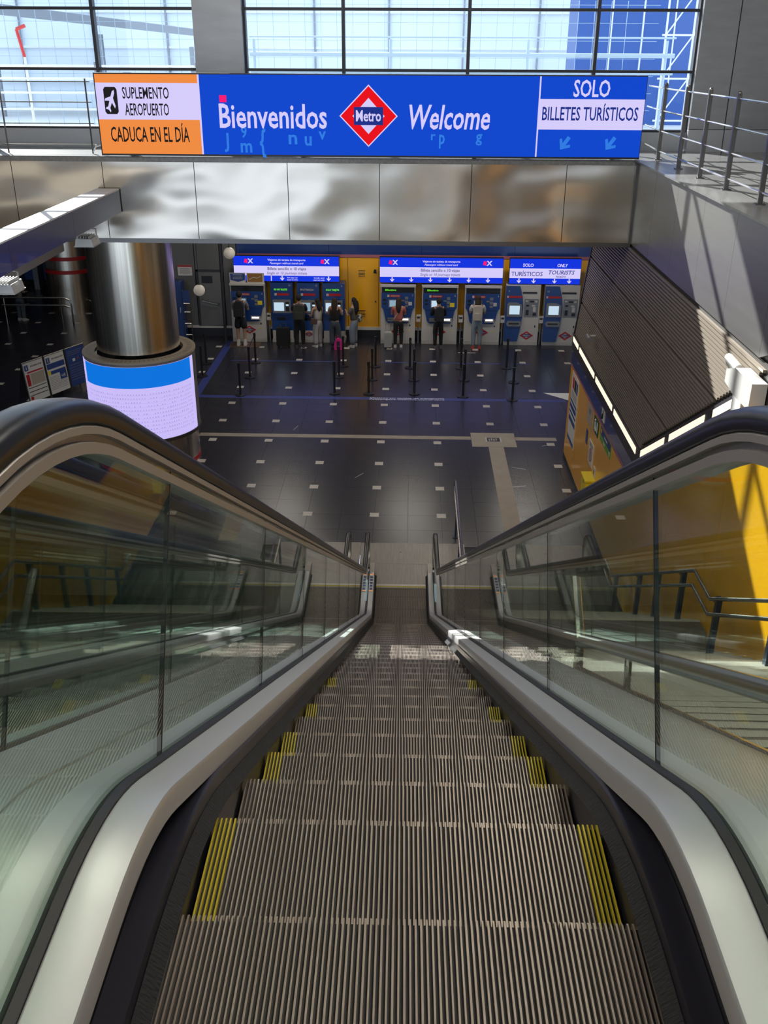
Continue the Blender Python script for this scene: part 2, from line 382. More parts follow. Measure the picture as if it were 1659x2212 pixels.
# lower hall shell
wb = struct(bx('wall_back', M['darkwall'], None, -8.6, 8.8, 33.96, 34.3, 0, 6.1))
bx('blue_panel', M['blueband'], wb, -6.1, -2.9, 33.88, 33.96, 2.93, 3.35); bx('blue_panel', M['blueband'], wb, -2.89, .3, 33.88, 33.96, 2.93, 3.35)
bx('blue_panel', M['blueband'], wb, .31, 3.5, 33.88, 33.96, 2.93, 3.35); bx('blue_panel', M['blueband'], wb, 3.51, 6.6, 33.88, 33.96, 2.93, 3.35)
bx('pink_stripe', M['pink'], wb, -6.1, 6.6, 33.875, 33.96, 2.83, 2.93)
bx('yellow_panel', M['yellow'], wb, -6.1, -2.25, 33.9, 33.96, .4, 2.82); yd = bx('yellow_panel', M['yellow'], wb, -2.235, -1.18, 33.895, 33.96, .4, 2.82)
for z0, n in ((2.15, 5), (.75, 5)):
    g = bx('vent_grille', M['yellow'], yd, -1.9, -1.63, 33.88, 33.895, z0, z0+.28)
    for i in range(n): bx('vent_slot', M['mblack'], g, -1.88, -1.65, 33.876, 33.88, z0+.03+i*.05, z0+.05+i*.05)
bx('lock', M['mblack'], yd, -1.30, -1.26, 33.87, 33.895, 1.28, 1.34)
MB().prism([(-1.36, 2.3), (-1.24, 2.28), (-1.26, 2.42), (-1.33, 2.43)], 33.885, 33.895).build('sticker', M['mblack'], yd)
bx('yellow_panel', M['yellow'], wb, -1.165, 2.0, 33.9, 33.96, .4, 2.82); bx('yellow_panel', M['yellow'], wb, 2.01, 6.6, 33.9, 33.96, .4, 2.82)
bx('plinth', M['mblack'], wb, -6.1, 6.6, 33.85, 33.96, 0, .3); bx('plinth_cap', M['poster'], wb, -6.1, 6.6, 33.84, 33.96, .3, .4)
for a, b in ((-8.55, -7.6), (-7.58, -6.62), (-6.6, -6.12)): bx('grey_panel', M['greywall'], wb, a, b-.01, 33.9, 33.96, .38, 4.2)
bx('plinth', M['mblack'], wb, -8.55, -6.12, 33.88, 33.96, 0, .3); bx('plinth_cap', M['poster'], wb, -8.55, -6.12, 33.87, 33.96, .3, .38)
dr = struct(bx('door_1', M['greydoor'], None, -7.5, -6.68, 33.84, 33.895, .4, 2.3))
bx('frame', M['darkframe'], dr, -7.56, -7.5, 33.82, 33.895, .4, 2.36); bx('frame', M['darkframe'], dr, -6.68, -6.62, 33.82, 33.895, .4, 2.36); bx('frame', M['darkframe'], dr, -7.56, -6.62, 33.82, 33.895, 2.3, 2.36)
bx('door_window', M['mblack'], dr, -7.38, -7.0, 33.83, 33.84, 1.9, 2.15)
MB().tube([(-7.4, 33.84, 1.38), (-7.4, 33.74, 1.3), (-6.85, 33.74, 1.18), (-6.8, 33.84, 1.18)], .018).build('push_bar', M['tubesteel'], dr)
struct(bx('wall_hall_rear', M['darkwall'], None, -24, -8.6, 54, 54.3, 0, 6.1)); struct(bx('wall_left', M['darkwall'], None, -24.3, -24, -6, 54, 0, 6.1))
struct(bx('wall_hall_side', M['darkwall'], None, -8.6, -8.4, 34.3, 54, 0, 6.1)); struct(bx('wall_hall_right', M['darkwall'], None, 8.8, 9, 15.2, 34.3, 0, 6.1))
struct(bx('ceiling_hall', M['ceil'], None, -24, 9, 19.7, 54, 6.1, 6.4)); struct(bx('ceiling_shade_slab', M['ceil'], None, -24, -6.4, -6, 17.9, 5.9, 6.3))  # left slab is added to block light and keep the left hall dark
struct(bx('floor_lower', M['slate2'], None, -24, -2.52, -6, 15.2, -.3, -.01)); struct(bx('floor_pit', M['slate2'], None, -2.6, .9, -1, 17.87, -1.6, -1.4))
# upper hall shell
struct(bx('ceiling', M['ceil'], None, -14, 9, -12, 20, 14, 14.3)); struct(bx('wall_upper_left', M['concrete'], None, -14.2, -14, -12, 19.7, 6.3, 14))
wu = struct(bx('wall_upper_right', M['darkwall'], None, 7.65, 7.8, -12, 19.9, 7.3, 14))
for i in range(8):
    for z0, z1 in ((7.95, 10.4), (10.41, 13.9)): bx('steel_panel', M['steel_wall'], wu, 7.6, 7.65, 19.7-(i+1)*1.6+.006, 19.7-i*1.6, z0, z1)
struct(bx('floor_upper', M['granite'], None, -14, 7.6, -12, -.75, 7.3, 7.55))
ub = struct(bx('wall_upper_back', M['concrete'], None, -14, 7.6, -12.3, -12, 7.3, 8.2)); bx('lintel', M['concrete'], ub, -14, 7.6, -12.3, -12, 12.8, 14)
# window wall
wf = struct(bx('wall_front', M['darkwall'], None, -14, 7.65, 19.75, 19.95, 12.15, 14))
for a, b in ((-14, -11.2), (-11.19, -8.25), (-8.24, -5.95), (-5.94, -4.07)): bx('sill_panel', M['sill'], wf, a, b-.008, 19.66, 19.95, 7.46, 7.88)
for a, b in ((-3.16, -1.34), (-1.33, .95), (.96, 3.28), (3.29, 5.1)): bx('sill_panel', M['sill'], wf, a, b-.008, 19.66, 19.95, 7.46, 7.88)
pr = bx('pillar', M['steel_wall'], wf, -4.06, -3.17, 19.5, 19.95, 7.55, 14)
for a, b in ((5.12, 5.78), (5.79, 6.7), (6.71, 7.6)):
    bx('pier_panel', M['steel_wall'], wf, a, b-.008, 19.55, 19.95, 7.95, 14); bx('pier_base', M['sill'], wf, a, b-.008, 19.53, 19.95, 7.555, 7.94)
def window(name, xsv, z=(7.88, 8.92, 9.93, 10.95, 12.15)):
    wn = struct(MB().box(xsv[0], xsv[-1], 19.7, 19.9, 7.88, 7.92).box(xsv[0], xsv[-1], 19.7, 19.9, 12.1, 12.15).build(name, M['mullion']))
    for x in xsv: bx('mullion', M['mullion'], wn, x-.03, x+.03, 19.70, 19.86, 7.92, 12.1)
    for zz in z[1:-1]: bx('transom', M['mullion'], wn, xsv[0], xsv[-1], 19.72, 19.86, zz-.025, zz+.025)
    for a, b in zip(xsv, xsv[1:]):
        for c, d in zip(z, z[1:]): bx('pane', M['winglass'], wn, a+.03, b-.03, 19.79, 19.80, c+.025, d-.025)
window('window_1', [-13.9, -12.7, -10.5, -8.24, -5.95, -4.07]); window('window_2', [-3.16, -1.34, .96, 3.29, 5.12])
# fill lamps added above the view to brighten the halls, not known fixtures
def fill_lamp(x, y, power, where, z=6.1, sx=1.6, sy=.5):
    t = tag(empty('fill_light', (x, y, z)), 'added unseen ceiling fill light '+where, 'light', 'added fill lights')
    bx('housing', M['white'], t, -sx/2-.05, sx/2+.05, -sy/2-.05, sy/2+.05, -.03, 0)
    bx('diffuser', M['lampglow'], t, -sx/2, sx/2, -sy/2, sy/2, -.04, -.03)
    l = area('lamp', (0, 0, -.06), sx, sy, power); l.parent = t
for x, y, pw, wh in ((-4.5, 31.2, 75, 'over the leftmost ticket machines'), (0, 31.2, 75, 'over the middle ticket machines'), (4, 31.2, 75, 'over the tourist ticket machines'),
                 (-3.2, 26.5, 50, 'over the left queue posts'), (1.2, 26.5, 50, 'over the right queue posts'), (-2.5, 21.8, 26, 'over the floor left of the landing'), (1.5, 21.8, 26, 'over the floor right of the landing'),
                 (-10, 28, 55, 'over the notice boards'), (-13, 37, 60, 'over the far left hall')):
    fill_lamp(x, y, pw, wh)
for x, y, wh in ((-4.5, 2, 'of the upper hall to the left, near the stair head'), (2.5, 2, 'of the upper hall to the right, near the stair head'), (-4.5, 9, 'of the upper hall to the left, over the escalators'), (2.5, 9, 'of the upper hall to the right, over the escalators')):
    fill_lamp(x, y, 330, wh, z=14, sx=3.0, sy=1.0)  # added out of view to raise ambient light on fascia and near decks
# ================================================================== OUTSIDE THE WINDOWS
struct(bx('floor_outside', M['paving'], None, -60, 60, 20.2, 90, 6.9, 7.2))
fb = tag(empty('facade_building', (0, 42, 7.2)), 'pale blue glazed building far behind the windows', 'building')
bx('wall', M['facade'], fb, -34, 30, 0, 4, 0, 12)
for i in range(22): bx('facade_mullion', M['extgrey'], fb, -33+i*2.9, -32.93+i*2.9, -.12, 0, 0, 12)
for i in range(9): bx('facade_transom', M['extwhite'], fb, -34, 30, -.1, 0, .9+i*1.25, .98+i*1.25)
cn = tag(empty('entrance_canopy', (-11.5, 35, 7.2)), 'dark grey sloping canopy outside the left window', 'canopy')
MB().prism([(-6.5, 3.5), (-6.5, 3.9), (4.2, 2.7), (4.2, 2.5)], 0, 4).build('roof_slab', M['extgrey'], cn)
for x in (-6.2, -2.6, 1.0, 4.0): bx('post', M['extgrey'], cn, x, x+.12, .2, .35, 0, 3.4-.12*(x+6.2))
bp = tag(empty('blue_panel_block', (6.3, 33, 7.2)), 'deep blue clad block outside the right window', 'building')
bx('wall', M['extblue'], bp, -1.4, 2.6, 0, 2, 0, 5.5)
for i in range(3): bx('panel_joint', M['extwhite'], bp, -.4+i*.95, -.36+i*.95, -.04, 0, 0, 5.5)
sf = tag(empty('scaffold', (8.3, 30, 7.2)), 'white lattice scaffold outside the far right window', 'scaffold')
for k in range(7):
    x = -1.4+k*.75
    MB().tube([(x, 0, 0), (x, 0, 6)], .03, 6).build('upright', M['extwhite'], sf)
    if k < 6:
        for j in range(5):
            MB().tube([(x, 0, .3+j*1.1), (x+.75, 0, 1.4+j*1.1)], .02, 5).build('brace', M['extwhite'], sf)
for j in range(6): MB().tube([(-1.5, 0, .3+j*1.1), (3.2, 0, .3+j*1.1)], .028, 6).build('ledger', M['extwhite'], sf)
wl = tag(empty('white_wall_block', (9.5, 34, 7.2)), 'white rendered block behind the scaffold', 'building')
bx('wall', M['extwhite'], wl, -.3, 6, 0, 2, 0, 2.9); bx('coping', M['extgrey'], wl, -.35, 6, -.1, 2, 2.9, 3.05)
rl = tag(empty('street_railing', (0, 25, 7.2)), 'pale blue pipe railing outside the middle window', 'railing')
for z in (1.62, 1.98): MB().tube([(-3.9, 0, z), (6.0, 0, z)], .05, 8).build('pipe', M['extpipe'], rl)
MB().tube([(-3.9, 0, 2.35), (6, 0, 2.35)], .02, 8).build('pipe', M['extpipe'], rl)
for x in (-3.8, -.6, 2.6, 5.8): MB().tube([(x, 0, 0), (x, 0, 2.3)], .035, 8).build('post', M['extpipe'], rl)
ml = tag(empty('mesh_fence', (0, 27, 7.2)), 'fine wire mesh fence outside the windows', 'fence')
mb = MB()
for i in range(50): mb.box(-14+i*.4, -13.988+i*.4, 0, .01, 0, 3.2)
for j in range(8): mb.box(-14, 6, 0, .01, .3+j*.4, .31+j*.4)
stuff(mb.build('wire_mesh', M['extpipe'], ml))
ls = tag(empty('left_street_railing', (-9.5, 24, 7.2)), 'white horizontal bar railing outside the left window', 'railing')
for z in (.45, .8, 1.15, 1.45, 1.72): MB().tube([(-4, 0, z), (4.6, 0, z)], .025, 6).build('bar', M['extwhite'], ls)
for x in (-3.6, -.6, 2.2, 4.5): MB().tube([(x, 0, 0), (x, 0, 1.8)], .03, 6).build('post', M['extgrey'], ls)
sl = tag(empty('red_marker_post', (-8.75, 23.4, 7.2)), 'slender red and white marker post outside the left window', 'post')
MB().tube([(.1, 0, 0), (.08, 0, 1.9)], .03, 6).build('white_shaft', M['extwhite'], sl); MB().tube([(.08, 0, 1.9), (-.02, 0, 2.45)], .035, 6).build('red_shaft', M['redwhite'], sl)
MB().tube([(-.02, 0, 2.45), (.18, 0, 2.52)], .04, 6).build('red_head', M['redwhite'], sl)
# ================================================================== BIG LED BOARD
lb = tag(empty('led_board', (0, 17.8, 7.59)), 'wide blue LED welcome board standing on the mezzanine edge', 'display board')
def lrect(name, m, x0, x1, z0, z1, lay, parent=lb, y=0., zo=7.59): return bx(name, m, parent, x0, x1, y-.004*lay-.004, y-.004*lay, z0-zo, z1-zo)
bx('cabinet', M['black'], lb, -5.47, 3.88, 0, .12, -.02, 1.3)
for x in (-5, -2, 1, 3.4): bx('bracket', M['steel_frame'], lb, x, x+.08, .12, .35, -.03, .5)
lrect('blue_field', M['L_blue'], -3.67, 3.87, 7.60, 8.87, 0); lrect('orange_field', M['L_orange'], -5.45, -3.70, 7.60, 8.87, 0)
lrect('white_field', M['L_white'], -5.45, -3.70, 8.155, 8.735, 1); lrect('divider', M['L_white'], -3.70, -3.67, 7.60, 8.87, 1)
lrect('divider', M['L_white'], 2.085, 2.11, 7.60, 8.87, 1); lrect('white_field', M['L_white'], 2.11, 3.87, 8.04, 8.52, 1)
def LT(s, x0, x1, z0, z1, m, lay=2.2, bold=.010, cap=.70, **k):
    return text(s, (z1-z0)/cap, m, lb, ((x0+x1)/2, -.004*lay, z0-7.59), width=x1-x0, bold=bold, **k)
LT('SUPLEMENTO', -5.0, -4.2, 8.49, 8.67, M['L_black']); LT('AEROPUERTO', -4.98, -4.22, 8.225, 8.415, M['L_black'])
LT('CADUCA EN EL DÍA', -5.27, -3.90, 7.80, 8.04, M['L_black'], 1.2)
LT('Bienvenidos', -3.36, -1.51, 8.04, 8.42, M['L_white'], 1.2, .016); LT('Welcome', -.10, 1.28, 8.04, 8.42, M['L_white'], 1.2, .016, shear=.2)
LT('SOLO', 2.66, 3.27, 8.56, 8.82, M['L_white'], 1.2, .016); LT('BILLETES TURÍSTICOS', 2.16, 3.78, 8.19, 8.40, M['L_navy'], 2.2, .012)
for s, x0, x1, z0, z1 in (('J', -3.30, -3.22, 7.72, 7.95), ('m', -3.02, -2.82, 7.64, 7.86), ('{', -2.68, -2.58, 7.66, 8.0), ('n', -2.18, -2.03, 7.78, 8.0), ('u', -1.9, -1.78, 7.76, 7.98), ('v', -1.66, -1.53, 7.86, 8.05), ('9', -3.0, -2.9, 7.88, 8.06), ('p', .42, .52, 7.8, 8.02), ('g', 1.05, 1.16, 7.84, 8.02), ('r', .28, .36, 7.86, 8.0)):
    LT(s, x0, x1, z0, z1, M['L_ghost'], 1.1, .02)
lrect('pink_square', M['L_pink'], -3.34, -3.22, 8.44, 8.55, 1)
metro_emblem(lb, -.795, 8.235-7.59, -.005, .50, .495)
ic = MB().prism([(-5.32+.03*(1-math.cos(a))+(.17 if i in (1, 2) else 0)*1, 0) for i, a in enumerate((0, 0, 0, 0))] if False else
    [(-5.29, 8.24), (-5.12, 8.24), (-5.09, 8.28), (-5.09, 8.63), (-5.12, 8.67), (-5.29, 8.67), (-5.32, 8.63), (-5.32, 8.28)], -.012, -.008)
for i, v in enumerate(ic.v): ic.v[i] = (v[0], v[1], v[2]-7.59)
io = ic.build('plane_icon_plate', M['L_black'], lb)
# aeroplane pictogram, nose up to the right
c0 = (-5.205, 8.455-7.59); pts = [(0, .19), (.03, .15), (.03, .06), (.13, -.03), (.13, -.07), (.03, -.02), (.025, -.12), (.06, -.15), (.06, -.18), (0, -.16)]
pts = pts+[(-a, b) for a, b in reversed(pts[1:-1])]
ca, sa = math.cos(R(-28)), math.sin(R(-28))
MB().prism([(c0[0]+(a*ca-b*sa)*.72, c0[1]+(a*sa+b*ca)) for a, b in pts], -.015, -.012).build('aeroplane', M['L_white'], io)
def arrow(parent, m, x, z, y, s, ang=0.):
    p = [(-.12, .5), (.12, .5), (.12, -.05), (.34, .17), (.44, .03), (0, -.45), (-.44, .03), (-.34, .17), (-.12, -.05)]
    c, q = math.cos(ang), math.sin(ang)
    return MB().prism([(x+(a*c-b*q)*s, z+(a*q+b*c)*s) for a, b in p], y-.003, y).build('arrow', m, parent)
for x in (2.575, 3.355): arrow(lb, M['L_ghost'], x, 7.815-7.59, -.005, .26, R(-35))
# ================================================================== RAILINGS AND BEAM
rr = tag(empty('mezzanine_railing', (4.22, 10, 7.555)), 'steel railing along the right mezzanine edge', 'railing')
for y in (17.88, 16.43, 15.16, 13.81, 12.39, 11.0):
    p = MB().box(-.03, .03, y-10-.02, y-10+.02, 0, 1.2).ball((0, y-10, 1.2), .03, 8, 6).build('post', M['steel_frame'], rr)
    bx('base_flange', M['steel_frame'], p, -.06, .06, y-10-.05, y-10+.05, 0, .015)
for z in (.145, .465, .785, 1.135): MB().tube([(.1, 9.6, z), (0, 7.9, z), (0, -1, z)], .014, 8).build('rail', M['tubesteel'], rr)
rl2 = tag(empty('mezzanine_railing', (-8, 18.3, 7.555)), 'thin steel railing on the mezzanine left of the LED board', 'railing')
for x in (2.22, .69, -.9, -2.5, -4.1): MB().tube([(x, 0, 0), (x, 0, 1.23)], .014, 6).build('post', M['steel_frame'], rl2)
for z in (.15, .5, .85, 1.18): MB().tube([(-5.5, 0, z), (2.3, 0, z)], .01, 6).build('rail', M['tubesteel'], rl2)
MB().tube([(2.22, 0, .02), (2.3, -.05, .12), (2.42, -.1, .15), (2.5, -.1, .1)], .012, 6).build('cable', M['white'], rl2)
bm_ = tag(empty('navy_beam', (-5.45, 17.85, 6.6)), 'navy clad beam with sunlit metal top running toward the mezzanine', 'beam')
for i in range(4): bx('cladding', M['navy'], bm_, -.19, .2, -(i+1)*2.6+.006, -i*2.6, 0, .385)
bx('top_plate', M['beamtop'], bm_, -.2, .2, -10.4, 0, .385, .41)
def floodlight(x, y, z, label):
    t = tag(empty('floodlight', (x, y, z)), label, 'light', 'floodlights under the beam')
    MB().prism([(-.16, -.1), (.16, -.1), (.13, .02), (-.13, .02)], -.2, .2).build('housing', M['floodlamp'], t)
    bx('glass_front', M['floodlamp'], t, -.17, .17, -.21, .21, -.115, -.1)
    for i in range(5): bx('cooling_fin', M['floodlamp'], t, -.1+i*.045, -.09+i*.045, -.17, .17, .02, .06)
    MB().tube([(-.17, 0, -.02), (-.17, 0, .16), (.0, 0, .2), (.17, 0, .16), (.17, 0, -.02)], .014, 6).build('bracket', M['floodlamp'], t)
    MB().tube([(0, 0, .19), (0, 0, .3)], .03, 8).build('stem', M['darkframe'], t)
floodlight(-5.62, 16.9, 6.3, 'pale floodlight hanging under the navy beam beside the steel column'); floodlight(-5.62, 13.3, 6.3, 'pale floodlight hanging under the navy beam at the left picture edge')
def globe(x, y, z, label):
    t = tag(empty('globe_lamp', (x, y, z)), label, 'lamp', 'hanging globe lamps')
    MB().ball((0, 0, 0), .165, 20, 14).build('globe', M['globe'], t, True)
    MB().tube([(0, 0, .16), (0, 0, 6.1-z)], .008, 6).build('cord', M['black'], t); MB().cyl((0, 0), .03, .15, .2, 10).build('cap', M['steel_frame'], t)
globe(-6.2, 28, 2.95, 'white globe lamp hanging on a cord beside the steel column'); globe(-5.25, 28, 4.02, 'higher white globe lamp hanging above the left end of the ticket screens')
# cameras / lamps at the louvre wall
pj = tag(empty('wall_projector', (3.8, 10.65, 5.8)), 'boxy pale projector fixed at the end of the grey louvre wall', 'projector')
MB().prism([(-.55, -.1), (-.55, .2), (.05, .2), (.35, .1), (.35, -.05), (0, -.1)], -.12, .05, 'x').build('body', M['floodlamp'], pj); bx('base', M['white'], pj, -.12, .04, -.3, .0, -.28, -.1)
MB().tube([(0, .3, .12), (-.05, .55, .18), (0, .62, .1), (.06, .55, .0)], .05, 8).build('arm', M['floodlamp'], pj)
cm = tag(empty('wall_camera', (3.88, 20.1, 3.85)), 'small surveillance camera fixed on the grey louvre wall', 'camera')
MB().tube([(0, 0, 0), (-.14, -.02, 0)], .02, 8).build('arm', M['floodlamp'], cm); MB().tube([(-.14, .1, -.03), (-.14, -.2, -.03)], .05, 10).build('body', M['mgrey'], cm)
# ================================================================== COLUMN WITH ROUND SCREEN
CX, CY = -6.5, 22.35
cl = tag(empty('steel_column', (CX, CY, 0)), 'thick round polished steel column behind the left handrail', 'column')
MB().cyl((0, 0), .965, 2.9, 6.1, 64).build('upper_shaft', M['steel_col'], cl, True); MB().cyl((0, 0), 1.245, 0, .85, 64).build('lower_shaft', M['steel_col'], cl, True)
MB().cyl((0, 0), 1.25, .05, .16, 64).build('red_band', M['red'], cl, True)
rs = tag(empty('round_led_screen', (CX, CY, 0)), 'curved LED screen with blue header wrapped round the steel column', 'display')
def ring(r0, r1, z0, z1, a0=0., a1=2*math.pi, n=72):
    mb = MB(); full = abs(a1-a0-2*math.pi) < 1e-6; k = n if full else n+1
    for i in range(k):
        a = a0+(a1-a0)*i/n
        mb.v += [(r*math.cos(a), r*math.sin(a), z) for r, z in ((r0, z0), (r1, z0), (r1, z1), (r0, z1))]
    for i in range(n):
        j = (i+1) % k
        for q in range(4): mb.f.append((i*4+q, i*4+(q+1) % 4, j*4+(q+1) % 4, j*4+q))
    if not full: mb.f += [(0, 1, 2, 3), tuple(n*4+q for q in (3, 2, 1, 0))]
    mb.mi = [0]*len(mb.f); return mb
ring(.99, 1.3, .85, 2.78).build('screen_body', M['mgrey'], rs, True)
ring(1.03, 1.32, 2.78, 2.83).build('top_ring', M['beigering'], rs, True)
tk = MB()
for i in range(72):
    a = 2*math.pi*i/72; m_ = Matrix.Rotation(a, 4, 'Z'); tk.box(1.12, 1.25, -.006, .006, 2.83, 2.832, m_)
stuff(tk.build('ring_slots', M['black'], rs))
ring(1.3, 1.312, .93, 2.72, R(188), R(352), 60).build('white_screen', M['L_lilac'], rs, True)
ring(1.312, 1.315, 2.22, 2.72, R(214), R(345), 50).build('blue_header', M['L_cyan'], rs, True)
ring(1.3, 1.33, .85, .93).build('lower_trim', M['steel_frame'], rs, True)
ln = MB()
for j in range(11):
    z = 2.06-j*.095
    for i in range(46):
        a = R(217+i*2.8)
        if random.random() < .8: ln.box(1.3122, 1.3135, -.012, .012*random.random(), z, z+.022, Matrix.Rotation(a, 4, 'Z'))
for j in range(16):
    z = 2.6-j*.1
    for i in range(5):
        ln.box(1.3122, 1.3135, -.02, .02*random.random(), z, z+.022, Matrix.Rotation(R(194+i*3.4), 4, 'Z'))
o = stuff(ln.build('timetable_print', led('led_lilac_ink', (.30, .25, .58)), rs))
gl = MB()
for j in range(10): gl = gl; gl.v += []; 
for j in range(11):
    r = ring(1.3121, 1.3130, 2.045-j*.095, 2.049-j*.095, R(217), R(345), 40); o_ = len(gl.v); gl.v += r.v; gl.f += [tuple(i+o_ for i in f) for f in r.f]; gl.mi += r.mi
stuff(gl.build('timetable_rules', led('led_lilac_rule', (.40, .34, .74)), rs))
# ================================================================== ESCALATORS
NOSE0, PITCH = 1.487, .43
NP = ref_path(7.55, 14.75, 0., 1.5, 1.5, -.9, 16.4)
DP = ref_path(7.84, 15.05, .125, .9, 1.3, -.9, 16.38)
HP = ref_path(8.675, 16.64, .93, 1.25, .5, -.9, 16.38)
def path_z(P, y):
    for a, b in zip(P, P[1:]):
        if a[0] <= y <= b[0]: return a[1]+(b[1]-a[1])*(y-a[0])/max(b[0]-a[0], 1e-9)
    return P[-1][1] if y > P[-1][0] else P[0][1]
NC = 84; CP = .994/NC
def cleats(i0, i1):
    mb = MB()
    for i in range(i0, i1):
        x = -.497+CP*(i+.5); h = .0018+.0005*random.random()
        mb.box(x-h, x+h, -PITCH+.002, -.001, -.011, 0)
        mb.box(x-h, x+h, -.006, .003, -.03, -.003)
    return mb
step_me = MB().box(-.497, .497, -PITCH+.001, -.006, -.20, -.011).mesh('step', M['groove'])
mid_me = cleats(5, NC-5).mesh('tread_cleats', M['cleat'])
eL = cleats(0, 5).mesh('edge_cleats', M['cleat']); eR = cleats(NC-5, NC).mesh('edge_cleats', M['cleat'])
yL = eL.copy(); yL.materials.clear(); yL.materials.append(M['yellowstep']); yR = eR.copy(); yR.materials.clear(); yR.materials.append(M['yellowstep'])
def build_escalator(x, label, plain_steps):
    E = tag(empty('escalator', (x, 0, 0), R(.516)), label, 'escalator', 'parallel escalators')
    i = -5; k = 0
    while True:
        y = NOSE0+PITCH*i
        if y > 16.12: break
        z = path_z(NP, y)
        st = link('step', step_me, E, (0, y, z)); link('tread_cleats', mid_me, st)
        plain = i in plain_steps
        link('edge_cleats', eL if plain else yL, st); link('edge_cleats', eR if plain else yR, st)
        i += 1
    for s in (-1, 1):
        mir = lambda prof: [(s*a, b) for a, b in prof]
        sweep(DP, mir([(.605, .010), (.600, .012), (.521, .005), (.515, -.003), (.515, -.05), (.53, -.05), (.605, -.03)]), 0, 'inner_deck', M['alu'], E)
        sweep(DP, mir([(.606, .016), (.624, .02), (.624, -.02), (.606, -.02)]), 0, 'gasket', M['gasket'], E)
        sweep(DP, mir([(.56, -.031), (.575, -.031), (.575, -.55), (.56, -.55)]), 0, 'inner_panel', M['gasket'], E)
        wide = 1.0 if (s > 0 and x > -.5) else .8325
        sweep(DP, mir([(.637, .012), (.67, .004), (wide, 0), (wide, -.03), (.637, -.03)]), 0, 'outer_deck', M['alu'], E)
        sweep(NP, mir([(.503, -.3), (.503, .10), (.558, .105), (.558, .09), (.512, .085), (.512, -.3)]), 0, 'skirt', M['skirt'], E)
        sweep(NP, mir([(.474, .032), (.502, .018), (.502, .062)]), 0, 'skirt_brush', M['brush'], E)
        # handrail and its carrier, with the round newel ends
        HC = .805; hp = list(HP)
        rN = .36
        def arc(yc, zc, front):
            L = []
            for j in range(1, 15):
                t = math.pi*j/14; L.append((yc+(rN*math.sin(t))*(1 if front else -1), zc+rN*math.cos(t), math.sin(t)*(1 if front else -1), math.cos(t)))
            return L
        hp = arc(-.9, 8.675-rN, False)[::-1]+hp+arc(16.38, .125+HC-rN, True)
        hr = [(-.038, -.028), (-.041, -.012), (-.039, .002), (-.032, .012), (-.018, .016), (0, .017), (.018, .016), (.032, .012), (.039, .002), (.041, -.012), (.038, -.028), (.03, -.032), (-.03, -.032)]
        sweep(hp, hr, s*.648, 'handrail', M['rubber'], E)
        ca = [(-.026, -.030), (.026, -.030), (.033, -.036), (.033, -.050), (.018, -.051), (.018, -.064), (.031, -.066), (.031, -.088), (-.031, -.088), (-.031, -.066), (-.018, -.064), (-.018, -.051), (-.033, -.050), (-.033, -.036)]
        sweep(hp, ca, s*.645, 'handrail_carrier', M['alu2'], E)
        # glass panels, joints square to the run
        seams_y = [-.9, .25, 1.93]
        while seams_y[-1]+1.55 < 14.3: seams_y.append(seams_y[-1]+1.55)
        seams_y.append(16.38)
        def samp(y):
            for a, b in zip(DP, DP[1:]):
                if a[0] <= y <= b[0]:
                    t = (y-a[0])/max(b[0]-a[0], 1e-9); return tuple(a[q]+(b[q]-a[q])*t for q in range(4))
            return DP[-1]
        H = HC-.065
        for q, (a, b) in enumerate(zip(seams_y, seams_y[1:])):
            g = .003
            ps = [samp(a+g)]+[p for p in DP if a+g < p[0] < b-g]+[samp(b-g)]
            mb = MB(); n = len(ps)
            for xx in (.625, .635):
                for p in ps: mb.v += [(s*xx, p[0], p[1]), (s*xx, p[0]+p[2]*H, p[1]+p[3]*H)]
            for j in range(n-1):
                for o in (0, 2*n): mb.f.append((o+2*j, o+2*j+1, o+2*j+3, o+2*j+2))
                mb.f += [(2*j, 2*j+2, 2*n+2*j+2, 2*n+2*j), (2*j+1, 2*j+3, 2*n+2*j+3, 2*n+2*j+1)]
            mb.f += [(0, 1, 2*n+1, 2*n), (2*n-2, 2*n-1, 4*n-1, 4*n-2)]
            mb.mi = [0]*len(mb.f); mb.build('glass_panel', M['glass'], E)
            if 0 < q: # dark edge of the joint
                p = samp(a); MB().box(s*.624, s*.6365, -.002, .002, 0, H, Matrix.Translation((0, p[0], p[1])) @ Matrix.Rotation(-math.atan2(p[2], p[3]), 4, 'X')).build('glass_joint', M['gasket'], E)
        hd = [(16.38, .125)]+[(16.38+.25*math.sin(math.pi*j/12), .595+.25*math.cos(math.pi*j/12)) for j in range(13)]
        hd = [(16.384, .13), (16.384, .845)]+[(16.384+.25*math.sin(math.pi*j/12), .595+.25*math.cos(math.pi*j/12)) for j in range(1, 12)]+[(16.5, .33), (16.5, .13)]
        MB().prism(hd, s*.625, s*.635, 'x').build('glass_panel', M['glass'], E)
        # lower newel box
        bx('newel_skirt', M['alu2'], E, *(sorted((s*.515, s*.60))), 16.38, 16.75, .0, .135)
    bx('comb_plate', M['plate'], E, -.605, .605, 16.115, 16.95, -.05, .004); cb_ = bx('comb', M['yellowstep'], E, -.495, .495, 16.03, 16.115, .001, .005)
    tb = MB()
    for i in range(60): tb.box(-.49+i*.0165, -.483+i*.0165, 15.99, 16.03, .001, .006)
    stuff(tb.build('comb_teeth', M['inlay'], cb_)); bx('comb_strip', M['inlay'], cb_, -.495, .495, 16.07, 16.13, .005, .008)
    xr = 1.3 if x > -.5 else .83
    bx('floor_plate', M['plate'], E, -.83, xr, 16.955, 17.86, -.006, .004)
    bx('side_plate', M['plate'], E, -.83, -.61, 16.4, 16.95, -.05, .003); bx('side_plate', M['plate'], E, .61, xr, 16.2, 16.95, -.006, .003)
    bx('plate_screw', M['black'], E, -.03, .0, 17.45, 17.48, .004, .005)
